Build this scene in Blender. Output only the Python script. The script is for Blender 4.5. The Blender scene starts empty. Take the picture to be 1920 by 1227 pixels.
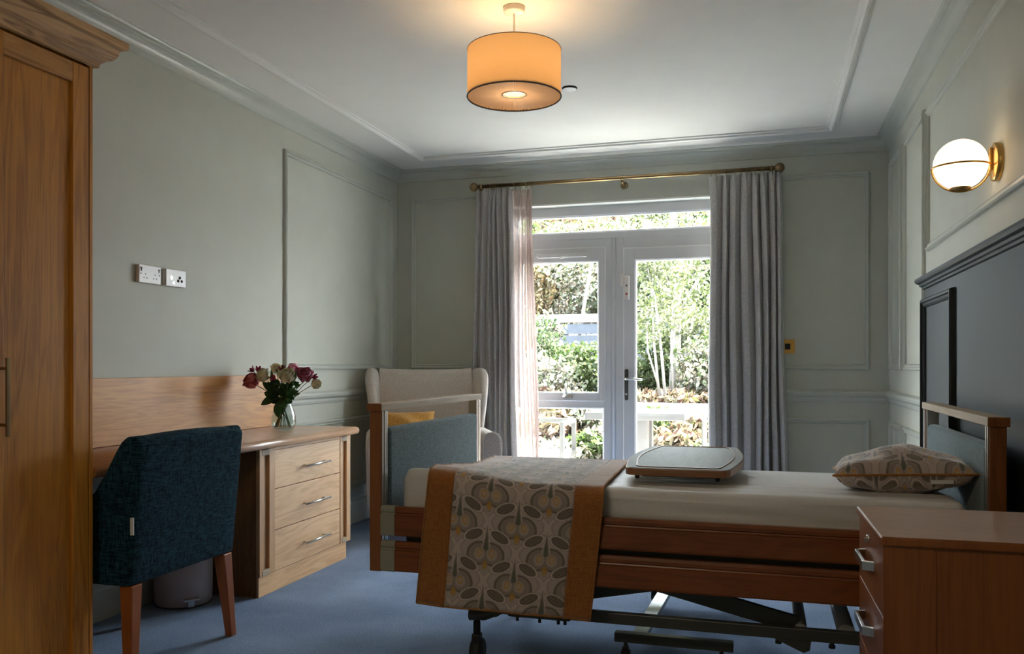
import bpy, bmesh, math, random
import numpy as np
from mathutils import Vector, Matrix, Euler
random.seed(4)
rng = np.random.default_rng(4)
C = bpy.context.scene.collection
S = bpy.context.scene
R = math.radians
PI = math.pi

# ------------------------------------------------------------------ camera
cam = bpy.data.cameras.new('camera')
cam.sensor_fit = 'HORIZONTAL'; cam.sensor_width = 36
cam.lens = 36 * 1581 / 1920
cam.shift_y = (685 - 613.5) / 1920
cam.clip_start = 0.05; cam.clip_end = 200
co = bpy.data.objects.new('camera', cam); C.objects.link(co)
co.location = (0, 0, 1.12); co.rotation_euler = (R(90), 0, R(16.68))
S.camera = co
# ------------------------------------------------------------------ world, sun, exposure
W = bpy.data.worlds.new('sky'); S.world = W; W.use_nodes = True
bg = W.node_tree.nodes['Background']
bg.inputs[0].default_value = (0.86, 0.93, 1.0, 1); bg.inputs[1].default_value = 15
sun = bpy.data.lights.new('sun', 'SUN'); sun.energy = 110; sun.angle = R(4); sun.color = (1, .93, .82)
so = bpy.data.objects.new('sun', sun); C.objects.link(so)
so.rotation_euler = Vector((-.50, -.08, -.86)).to_track_quat('-Z', 'Y').to_euler()
def portal(name, x0, x1, z0, z1, y):
    l = bpy.data.lights.new(name, 'AREA'); l.shape = 'RECTANGLE'; l.size = x1 - x0; l.size_y = z1 - z0
    l.cycles.is_portal = True
    o = bpy.data.objects.new(name, l); C.objects.link(o)
    o.location = ((x0 + x1) / 2, y, (z0 + z1) / 2); o.rotation_euler = (R(-90), 0, 0)
portal('window_portal', -1.9, -.12, .02, 2.33, 6.40)
# unseen fill light, added behind the camera to brighten the room
def arealamp(name, loc, size, e, col, rot=(0, 0, 0)):
    l = bpy.data.lights.new(name, 'AREA'); l.size = size; l.energy = e; l.color = col
    o = bpy.data.objects.new(name, l); C.objects.link(o); o.location = loc; o.rotation_euler = rot
arealamp('rear_fill_light', (-1.0, -.5, 2.6), .7, 11, (1, .84, .62))
S.view_settings.view_transform = 'Standard'; S.view_settings.look = 'None'
S.view_settings.gamma = 1; S.view_settings.use_curve_mapping = False
S.view_settings.exposure = 0.95
cy = S.cycles
cy.use_denoising = True
cy.max_bounces = 12; cy.diffuse_bounces = 8; cy.transparent_max_bounces = 24
cy.sample_clamp_indirect = 8; cy.caustics_reflective = False; cy.caustics_refractive = False

# ------------------------------------------------------------------ node helpers
def mat(name):
    m = bpy.data.materials.new(name); m.use_nodes = True
    nt = m.node_tree; b = nt.nodes['Principled BSDF']
    return m, nt, b
def ramp(nt, fac, stops):
    r = nt.nodes.new('ShaderNodeValToRGB'); e = r.color_ramp.elements
    while len(e) < len(stops): e.new(.5)
    for i, (p, c) in enumerate(stops): e[i].position = p; e[i].color = (*c, 1)
    nt.links.new(fac, r.inputs[0]); return r.outputs[0]
def noise(nt, vec, scale, detail=3, rough=.5, dist=0):
    n = nt.nodes.new('ShaderNodeTexNoise'); n.inputs['Scale'].default_value = scale
    n.inputs['Detail'].default_value = detail; n.inputs['Roughness'].default_value = rough
    n.inputs['Distortion'].default_value = dist
    nt.links.new(vec, n.inputs['Vector']); return n.outputs[0]
def mapping(nt, kind='Object', scale=(1, 1, 1), rot=(0, 0, 0)):
    t = nt.nodes.new('ShaderNodeTexCoord'); m = nt.nodes.new('ShaderNodeMapping')
    m.inputs['Scale'].default_value = scale; m.inputs['Rotation'].default_value = rot
    nt.links.new(t.outputs[kind], m.inputs[0]); return m.outputs[0]
def bump(nt, b, h, strength, dist=.002):
    n = nt.nodes.new('ShaderNodeBump'); n.inputs['Strength'].default_value = strength
    n.inputs['Distance'].default_value = dist
    nt.links.new(h, n.inputs['Height']); nt.links.new(n.outputs[0], b.inputs['Normal'])
def math_n(nt, op, a, b=None, c=None):
    n = nt.nodes.new('ShaderNodeMath'); n.operation = op
    for i, v in enumerate((a, b, c)):
        if v is None: continue
        if isinstance(v, (int, float)): n.inputs[i].default_value = v
        else: nt.links.new(v, n.inputs[i])
    return n.outputs[0]
def plain(name, col, rough=.5, metal=0, spec=None, var=.06, bs=0, bscale=200):
    m, nt, b = mat(name)
    v = mapping(nt); f = noise(nt, v, 6, 3)
    lo = tuple(c * (1 - var) for c in col); hi = tuple(min(1, c * (1 + var)) for c in col)
    nt.links.new(ramp(nt, f, [(.3, lo), (.7, hi)]), b.inputs['Base Color'])
    b.inputs['Roughness'].default_value = rough; b.inputs['Metallic'].default_value = metal
    if spec is not None: b.inputs['Specular IOR Level'].default_value = spec
    if bs: bump(nt, b, noise(nt, v, bscale, 2), bs)
    return m
def wood(name, light, dark, axis='z', rough=.42, ring=1.0, contrast=1.0):
    m, nt, b = mat(name)
    sc = {'x': (.9, 9, 9), 'y': (9, .9, 9), 'z': (9, 9, .9)}[axis]
    v = mapping(nt, scale=sc)
    f1 = noise(nt, v, 1.1 * ring, 3, .5, 1.6)               # cathedral figure
    w = math_n(nt, 'MULTIPLY', f1, 34)
    w = math_n(nt, 'SINE', w)
    w = math_n(nt, 'MULTIPLY_ADD', w, .5, .5)
    sc2 = {'x': (4, 150, 150), 'y': (150, 4, 150), 'z': (150, 150, 4)}[axis]
    f2 = noise(nt, mapping(nt, scale=sc2), 1.0, 4, .65)       # pores
    sc3 = {'x': (.7, 4, 4), 'y': (4, .7, 4), 'z': (4, 4, .7)}[axis]
    f3 = noise(nt, mapping(nt, scale=sc3), 1.0, 2)
    a = math_n(nt, 'MULTIPLY', w, .22 * contrast)
    a = math_n(nt, 'MULTIPLY_ADD', f2, .55, a)
    a = math_n(nt, 'MULTIPLY_ADD', f3, .45, a)
    mid = tuple((p * .6 + q * .4) for p, q in zip(light, dark))
    nt.links.new(ramp(nt, a, [(.36, dark), (.56, mid), (.78, light)]), b.inputs['Base Color'])
    b.inputs['Roughness'].default_value = rough
    bump(nt, b, f2, .25, .0006)
    return m
def woven(name, c1, c2, scale=700, rough=.95, b_=.4, sheen=.3):
    m, nt, b = mat(name)
    v = mapping(nt)
    fa = noise(nt, mapping(nt, scale=(1, 1, .12)), scale, 2); fb = noise(nt, mapping(nt, scale=(.12, .12, 1)), scale, 2)
    f = math_n(nt, 'ADD', math_n(nt, 'MULTIPLY', fa, .5), math_n(nt, 'MULTIPLY', fb, .5))
    nt.links.new(ramp(nt, f, [(.40, c1), (.60, c2)]), b.inputs['Base Color'])
    b.inputs['Roughness'].default_value = rough
    b.inputs['Sheen Weight'].default_value = sheen
    b.inputs['Specular IOR Level'].default_value = .2
    bump(nt, b, f, b_, .0015)
    return m
# ------------------------------------------------------------------ materials
M = {}
M['wall'] = plain('sage_wall_paint', (.505, .515, .445), .62, var=.025, bs=.08, bscale=350)
M['ceil'] = plain('ceiling_paint', (.76, .745, .695), .8, var=.015)
M['trim'] = plain('sage_satin_trim', (.50, .52, .465), .38, var=.02)
M['bead'] = plain('ceiling_bead_paint', (.74, .73, .69), .4, var=.02)
M['reveal'] = plain('white_reveal_paint', (.80, .80, .74), .5, var=.02)
M['upvc'] = plain('window_frame_grey', (.60, .605, .615), .3, var=.02)
M['vent'] = plain('vent_plastic', (.72, .72, .72), .35, var=.02)
m, nt, b = mat('blue_carpet')
v = mapping(nt); f = noise(nt, v, 170, 3, .75); f2 = noise(nt, v, 2.2, 3)
a = math_n(nt, 'MULTIPLY_ADD', f2, .35, math_n(nt, 'MULTIPLY', f, .7))
nt.links.new(ramp(nt, a, [(.36, (.115, .165, .265)), (.70, (.35, .45, .63))]), b.inputs['Base Color'])
b.inputs['Roughness'].default_value = 1; b.inputs['Specular IOR Level'].default_value = .1
bump(nt, b, f, .9, .006); M['carpet'] = m
M['oak_z'] = wood('wardrobe_oak_upright', (.60, .250, .028), (.31, .105, .009), 'z', .45, contrast=.8)
M['oak_y'] = wood('wardrobe_oak_level', (.56, .27, .075), (.28, .115, .028), 'y', .45)
M['oak_crown'] = wood('crown_oak', (.62, .37, .17), (.25, .13, .055), 'y', .5, ring=1.4, contrast=1.5)
M['doak_y'] = wood('desk_oak_level', (.74, .46, .235), (.50, .27, .125), 'y', .42)
M['dpanel_oak'] = wood('desk_upstand_oak', (.60, .285, .075), (.37, .155, .035), 'y', .42)
M['doak_z'] = wood('desk_oak_upright', (.62, .37, .18), (.40, .21, .09), 'z', .42, contrast=.6)
M['dtop'] = wood('desk_top_oak', (.56, .35, .22), (.38, .21, .12), 'y', .26, contrast=.5)
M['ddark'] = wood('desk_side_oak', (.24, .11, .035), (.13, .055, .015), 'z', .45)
M['cherry_x'] = wood('cherry_level', (.27, .080, .016), (.14, .036, .006), 'x', .33, contrast=.6)
M['cherry_z'] = wood('cherry_upright', (.30, .105, .028), (.16, .050, .012), 'z', .4, contrast=.6)
M['cab_sheen'] = wood('cherry_window_sheen', (.60, .39, .28), (.42, .25, .165), 'x', .33, contrast=.6)  # cabinet cherry made paler and greyer, window sheen painted into the colour
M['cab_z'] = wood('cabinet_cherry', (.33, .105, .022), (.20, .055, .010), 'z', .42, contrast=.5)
M['pale_y'] = wood('bed_rail_pale_oak', (.47, .38, .27), (.35, .26, .17), 'y', .55, contrast=.5)
M['pale_y'].node_tree.nodes['Principled BSDF'].inputs['Specular IOR Level'].default_value = .2
M['leg'] = wood('chair_leg_wood', (.34, .10, .025), (.20, .055, .012), 'z', .3, contrast=.6)
M['tray_edge'] = wood('tray_edge_wood', (.36, .17, .075), (.20, .085, .035), 'x', .35, contrast=.5)
M['tray'] = wood('tray_top_laminate', (.17, .17, .145), (.12, .12, .102), 'y', .55, contrast=.8)
M['tray'].node_tree.nodes['Principled BSDF'].inputs['Specular IOR Level'].default_value = .2
M['teal'] = woven('teal_chair_fabric', (.002, .010, .016), (.020, .062, .088), 260, sheen=.03)
M['teal'].node_tree.nodes['Principled BSDF'].inputs['Specular IOR Level'].default_value = .06
M['pad'] = woven('bed_pad_teal_fabric', (.045, .082, .092), (.12, .185, .20), 380)
M['beige'] = woven('beige_armchair_fabric', (.47, .41, .36), (.64, .575, .515), 500)
M['curtain'] = woven('grey_linen', (.36, .345, .33), (.52, .50, .48), 420, b_=.3)
_nt = M['curtain'].node_tree; _tl = _nt.nodes.new('ShaderNodeBsdfTranslucent'); _tl.inputs[0].default_value = (.5, .5, .5, 1)
_mx = _nt.nodes.new('ShaderNodeMixShader'); _mx.inputs[0].default_value = .05
_nt.links.new(_nt.nodes['Principled BSDF'].outputs[0], _mx.inputs[1]); _nt.links.new(_tl.outputs[0], _mx.inputs[2])
_nt.links.new(_mx.outputs[0], _nt.nodes['Material Output'].inputs[0])
M['mustard'] = woven('mustard_velvet', (.42, .20, .035), (.60, .31, .07), 500)
M['ochre'] = woven('ochre_velvet_border', (.26, .085, .012), (.37, .14, .025), 350, .8, .3, .8)
M['piping'] = woven('ochre_piping', (.26, .10, .02), (.42, .18, .04), 600)
M['sheet'] = woven('white_sheet', (.66, .64, .62), (.74, .72, .70), 900, rough=.40, b_=.1)
M['sheet'].node_tree.nodes['Principled BSDF'].inputs['Specular IOR Level'].default_value = .5
M['brass'] = plain('brushed_brass', (.62, .38, .12), .32, 1, var=.08)
M['abrass'] = plain('antique_brass', (.32, .22, .11), .3, 1, var=.12)
M['steel'] = plain('satin_steel', (.62, .61, .59), .28, 1, var=.04)
M['alu'] = plain('brushed_aluminium', (.62, .60, .55), .32, .85, var=.04)
M['tube'] = plain('polished_tube', (.72, .76, .80), .25, .4, var=.04)
M['dsteel'] = plain('grey_green_powder_coat', (.085, .088, .078), .38, .2, var=.08)
M['lsteel'] = plain('silver_tube', (.42, .45, .48), .35, .1, var=.05)
M['black'] = plain('black_rubber', (.015, .015, .016), .6, var=.1)
M['plastic'] = plain('white_plastic', (.74, .70, .66), .3, var=.02)
M['white'] = plain('bright_white_plastic', (.88, .88, .87), .4, var=.01)
M['hole'] = plain('socket_hole', (.02, .017, .015), .6, var=.05)
M['red'] = plain('red_plastic', (.35, .01, .01), .4)
M['bin'] = plain('bin_white_enamel', (.42, .38, .40), .3, var=.03)
M['cream'] = plain('beige_plastic_cap', (.30, .29, .225), .45, var=.03)
M['dpanel'] = plain('dark_blue_grey_paint', (.024, .031, .032), .5, spec=.2, var=.03)
M['tag'] = plain('white_label', (.66, .64, .60), .7, var=.02)
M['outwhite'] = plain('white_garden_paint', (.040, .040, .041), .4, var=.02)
M['bark'] = plain('birch_bark', (.12, .11, .10), .9, var=.3, bs=.5, bscale=40)
M['trunk'] = plain('bark_brown', (.06, .05, .04), .9, var=.3, bs=.5, bscale=40)
M['fence'] = plain('blue_grey_fence_paint', (.035, .042, .055), .8, var=.12)
M['post'] = plain('pale_concrete', (.085, .082, .077), .9, var=.1)
M['patio'] = plain('pale_paving', (.70, .68, .64), .85, var=.08)
m, nt, b = mat('bark_mulch'); v = mapping(nt); f = noise(nt, v, 14, 4, .7)
nt.links.new(ramp(nt, f, [(.35, (.012, .008, .0055)), (.55, (.04, .026, .019)), (.7, (.07, .05, .037))]), b.inputs['Base Color'])
b.inputs['Roughness'].default_value = 1; bump(nt, b, f, 1, .04); M['mulch'] = m
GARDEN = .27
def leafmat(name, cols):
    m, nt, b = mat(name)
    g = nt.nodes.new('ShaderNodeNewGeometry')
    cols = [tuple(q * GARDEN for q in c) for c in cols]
    n = len(cols); col = ramp(nt, g.outputs['Random Per Island'], [(i / max(1, n - 1), c) for i, c in enumerate(cols)])
    nt.links.new(col, b.inputs['Base Color']); b.inputs['Roughness'].default_value = .55
    b.inputs['Specular IOR Level'].default_value = .3
    tr = nt.nodes.new('ShaderNodeBsdfTranslucent'); nt.links.new(col, tr.inputs[0])
    mx = nt.nodes.new('ShaderNodeMixShader'); mx.inputs[0].default_value = .4
    nt.links.new(b.outputs[0], mx.inputs[1]); nt.links.new(tr.outputs[0], mx.inputs[2])
    nt.links.new(mx.outputs[0], nt.nodes['Material Output'].inputs[0])
    return m
M['lf_green'] = leafmat('leaves_fresh_green', [(.05, .10, .025), (.11, .19, .04), (.18, .26, .07), (.36, .40, .22), (.08, .14, .04)])
M['lf_dark'] = leafmat('leaves_dark_green', [(.03, .07, .025), (.06, .12, .04), (.12, .19, .07), (.24, .30, .15)])
M['lf_birch'] = leafmat('leaves_birch', [(.10, .15, .035), (.20, .25, .08), (.32, .36, .18), (.45, .45, .32), (.07, .11, .03)])
M['lf_pink'] = leafmat('leaves_copper_pink', [(.16, .07, .05), (.38, .24, .16), (.50, .38, .28), (.16, .18, .07), (.45, .30, .18)])
M['lf_pale'] = leafmat('blossom_pale', [(.60, .55, .46), (.62, .50, .38), (.22, .30, .13), (.62, .60, .54), (.14, .20, .08)])
M['lf_orange'] = leafmat('leaves_orange_tips', [(.50, .28, .10), (.50, .40, .20), (.22, .22, .08), (.50, .34, .22)])
M['lf_purple'] = leafmat('leaves_purple', [(.08, .04, .06), (.18, .10, .13), (.30, .20, .22)])
M['vase_leaf'] = leafmat('bouquet_leaf', [(.04, .11, .033), (.065, .18, .045), (.13, .30, .065)])
M['stem'] = plain('green_stem', (.06, .11, .03), .5)
def petal(name, c1, c2):
    m, nt, b = mat(name); g = nt.nodes.new('ShaderNodeNewGeometry')
    v = mapping(nt); f = noise(nt, v, 45, 2)
    f = math_n(nt, 'ADD', math_n(nt, 'MULTIPLY', f, .6), math_n(nt, 'MULTIPLY', g.outputs['Random Per Island'], .4))
    nt.links.new(ramp(nt, f, [(.3, c1), (.7, c2)]), b.inputs['Base Color'])
    b.inputs['Roughness'].default_value = .6; b.inputs['Subsurface Weight'].default_value = .0
    return m
M['p_cream'] = petal('cream_petals', (.62, .58, .36), (.80, .76, .58))
M['p_pink'] = petal('pink_petals', (.42, .07, .16), (.70, .32, .40))
M['p_coral'] = petal('coral_petals', (.34, .035, .05), (.62, .22, .20))
M['p_red'] = petal('crimson_petals', (.15, .008, .03), (.30, .02, .06))
# glass
m, nt, b = mat('window_glass')
gl = nt.nodes.new('ShaderNodeBsdfGlossy'); gl.inputs['Roughness'].default_value = .02
tp = nt.nodes.new('ShaderNodeBsdfTransparent'); tp.inputs[0].default_value = (.95, .97, .97, 1)
fr = nt.nodes.new('ShaderNodeLayerWeight'); frf = math_n(nt, 'MULTIPLY_ADD', math_n(nt, 'POWER', fr.outputs['Facing'], 5), .45, .02)
mx = nt.nodes.new('ShaderNodeMixShader'); nt.links.new(frf, mx.inputs[0])
nt.links.new(tp.outputs[0], mx.inputs[1]); nt.links.new(gl.outputs[0], mx.inputs[2])
nt.links.new(mx.outputs[0], nt.nodes['Material Output'].inputs[0]); M['pane'] = m
def thin(name, tint, rim, base):
    m, nt, b = mat(name)
    gl = nt.nodes.new('ShaderNodeBsdfGlossy'); gl.inputs['Roughness'].default_value = .03
    tp = nt.nodes.new('ShaderNodeBsdfTransparent'); tp.inputs[0].default_value = (*tint, 1)
    fr = nt.nodes.new('ShaderNodeLayerWeight'); k = math_n(nt, 'MULTIPLY_ADD', math_n(nt, 'POWER', fr.outputs['Facing'], 3), rim, base)
    mx = nt.nodes.new('ShaderNodeMixShader'); nt.links.new(k, mx.inputs[0])
    nt.links.new(tp.outputs[0], mx.inputs[1]); nt.links.new(gl.outputs[0], mx.inputs[2])
    nt.links.new(mx.outputs[0], nt.nodes['Material Output'].inputs[0]); return m
M['vase'] = thin('vase_glass', (.93, .95, .95), .55, .04)
M['water'] = thin('vase_water', (.86, .90, .86), .35, .05)
# sheer
m, nt, b = mat('pink_sheer')
v = mapping(nt, scale=(1, 1, .1)); f = noise(nt, v, 300, 2)
b.inputs['Base Color'].default_value = (.60, .50, .47, 1); b.inputs['Roughness'].default_value = 1
tl = nt.nodes.new('ShaderNodeBsdfTranslucent'); tl.inputs[0].default_value = (.66, .54, .50, 1)
tp = nt.nodes.new('ShaderNodeBsdfTransparent')
m1 = nt.nodes.new('ShaderNodeMixShader'); m1.inputs[0].default_value = .5
nt.links.new(b.outputs[0], m1.inputs[1]); nt.links.new(tl.outputs[0], m1.inputs[2])
m2 = nt.nodes.new('ShaderNodeMixShader'); nt.links.new(math_n(nt, 'MULTIPLY_ADD', f, .3, .42), m2.inputs[0])
nt.links.new(m1.outputs[0], m2.inputs[1]); nt.links.new(tp.outputs[0], m2.inputs[2])
nt.links.new(m2.outputs[0], nt.nodes['Material Output'].inputs[0]); M['sheer'] = m
# lamp shade
def shade(name, c, tw=.6):
    m, nt, b = mat(name); b.inputs['Base Color'].default_value = (*c, 1); b.inputs['Roughness'].default_value = .9
    f = noise(nt, mapping(nt, scale=(1, 1, .08)), 200, 2); bump(nt, b, f, .15, .0005)
    tl = nt.nodes.new('ShaderNodeBsdfTranslucent'); tl.inputs[0].default_value = (*c, 1)
    m1 = nt.nodes.new('ShaderNodeMixShader'); m1.inputs[0].default_value = tw
    nt.links.new(b.outputs[0], m1.inputs[1]); nt.links.new(tl.outputs[0], m1.inputs[2])
    nt.links.new(m1.outputs[0], nt.nodes['Material Output'].inputs[0]); return m
M['shade'] = shade('cream_drum_fabric', (.60, .385, .19), .36)
M['pleat'] = shade('pleated_silk', (.72, .60, .49), .20)
M['shade_edge'] = plain('shade_grey_trim', (.15, .13, .11), .8)
def emit(name, c, s):
    m, nt, b = mat(name); b.inputs['Base Color'].default_value = (.8, .8, .8, 1)
    b.inputs['Emission Color'].default_value = (*c, 1); b.inputs['Emission Strength'].default_value = s
    b.inputs['Roughness'].default_value = .25; return m
M['globe'] = emit('opal_globe_lit', (1, .70, .42), 1.6)
M['bulbdisc'] = emit('pendant_opening_lit', (1, .80, .50), .55)

# ------------------------------------------------------------------ printed fabric (procedural ogee pattern)
class E:
    nt = None
    def __init__(s, v): s.v = v
    def _o(op):
        def f(a, b=None):
            return E(math_n(E.nt, op, a.v if isinstance(a, E) else a, b.v if isinstance(b, E) else b))
        return f
    add = _o('ADD'); sub = _o('SUBTRACT'); mul = _o('MULTIPLY'); div = _o('DIVIDE')
    def __add__(a, b): return E.add(a, b)
    def __radd__(a, b): return E.add(a, b)
    def __sub__(a, b): return E.sub(a, b)
    def __rsub__(a, b): return E.add(E.mul(a, -1), b)
    def __mul__(a, b): return E.mul(a, b)
    def __rmul__(a, b): return E.mul(a, b)
def f1(op, a, b=None, c=None):
    g = lambda q: q.v if isinstance(q, E) else q
    return E(math_n(E.nt, op, g(a), g(b), g(c)))
def printed(name, base, scale=1.0):
    m, nt, b = mat(name); E.nt = nt
    uv = nt.nodes.new('ShaderNodeUVMap'); sp = nt.nodes.new('ShaderNodeSeparateXYZ')
    nt.links.new(uv.outputs[0], sp.inputs[0])
    U = E(sp.outputs[0]) * (1 / scale); V = E(sp.outputs[1]) * (1 / scale)
    PW, PH = .215, .205
    col = [None]
    rgb = nt.nodes.new('ShaderNodeRGB'); rgb.outputs[0].default_value = (*base, 1); col[0] = rgb.outputs[0]
    def lay(mask, c, amt=1):
        mx = nt.nodes.new('ShaderNodeMix'); mx.data_type = 'RGBA'
        if amt != 1: mask = mask * amt
        nt.links.new(mask.v, mx.inputs[0]); nt.links.new(col[0], mx.inputs[6]); mx.inputs[7].default_value = (*c, 1)
        col[0] = mx.outputs[2]
    def below(e, t, s=.0015):   # 1 where e<t
        return f1('MULTIPLY', (e * (-1 / s)) + (t / s), 1) if False else clampe((e * (-1 / s)) + (t / s))
    def clampe(e):
        n = nt.nodes.new('ShaderNodeClamp'); nt.links.new(e.v, n.inputs[0]); return E(n.outputs[0])
    def line(e, w): return below(f1('ABSOLUTE', e), w)
    dark = (.13, .105, .085); taupe = (.27, .215, .175); pale = tuple(min(1, c * 1.22) for c in base)
    gold = (.50, .27, .045); green = (.10, .12, .09)
    n1 = nt.nodes.new('ShaderNodeTexNoise'); n1.inputs['Scale'].default_value = 60; nt.links.new(uv.outputs[0], n1.inputs['Vector'])
    U = U + (E(n1.outputs[0]) - .5) * .006
    cells = []
    for k in (0, 1):
        X = f1('WRAP', U + (PW / 2 * k), PW / 2, -PW / 2); Y = f1('WRAP', V + (PH / 2 * k), PH / 2, -PH / 2)
        cells.append((X, f1('ABSOLUTE', X), Y))
    def ell(A, Y, cx, cy_, a, b_, ang):
        c, s_ = math.cos(ang), math.sin(ang)
        dx = A - cx; dy = Y - cy_
        p = (dx * c + dy * s_) * (1 / a); q = (dy * c - dx * s_) * (1 / b_)
        return f1('SQRT', p * p + q * q)
    for X, A, Y in cells:
        # bulb-shaped dark surround of the two seed heads
        e = ell(A, Y, .024, -.010, .046, .040, -.5)
        lay(below(e, 1, .04), taupe, .8); lay(line(e - .93, .10), dark, .7)
    # ogee bands share one wave
    X, A, Y = cells[0]
    w = f1('COSINE', (Y * (2 * PI / PH))) * .050 + (PW / 4)
    s = A - w
    lay(line(s, .0125), taupe, .35); lay(line(s, .0085), pale, .8)
    lay(line(s - .0105, .0012), dark, .6); lay(line(s + .0105, .0012), dark, .6)
    lay(line(s - .0165, .001), taupe, .8); lay(line(s + .0165, .001), taupe, .8)
    for X, A, Y in cells:
        # leaf pair
        l = ell(A, Y, .047, .052, .036, .0175, -.45)
        lay(below(l, 1.22, .05), pale); lay(line(l - 1.22, .035), taupe); lay(below(l, 1, .06), taupe); lay(below(l, .92, .05), dark, .75)
        sn = f1('SINE', (Y * 620 + A * 380)); lay(below(l, .8, .1) * clampe(sn * 3 - 1.2), taupe, .9)
        # tapering stalk
        st = A - (f1('MAXIMUM', (Y * -.14) + .0135, 0))
        up = clampe((Y - .0) * 400) * clampe((Y * -400) + .105 * 400)
        lay(below(st, .0045) * up, pale, .8); lay(below(st, 0) * up, taupe); lay(below(st, -.004) * up, green, .8)
        # seed heads
        c = ell(A, Y, .0225, -.012, .0205, .0235, .1)
        lay(below(c, 1, .05), base); lay(line(c - 1, .05), taupe, .9); lay(line(c - .80, .05), taupe, .6)
        g = ell(A, Y, .0225, -.009, .0105, .0140, .2)
        lay(line(g - .85, .22), gold, .85); lay(below(g, .3, .1), gold, .8)
        d = ell(A, Y, 0, -.049, .010, .0165, 0)
        lay(below(d, 1, .15), gold, .85); lay(line(d - 1.15, .08), taupe)
    nt.links.new(col[0], b.inputs['Base Color']); b.inputs['Roughness'].default_value = .9
    b.inputs['Specular IOR Level'].default_value = .2; b.inputs['Sheen Weight'].default_value = .6
    bump(nt, b, noise(nt, mapping(nt), 500, 2), .3, .001)
    return m
M['print'] = printed('printed_ogee_fabric', (.47, .385, .345))

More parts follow.
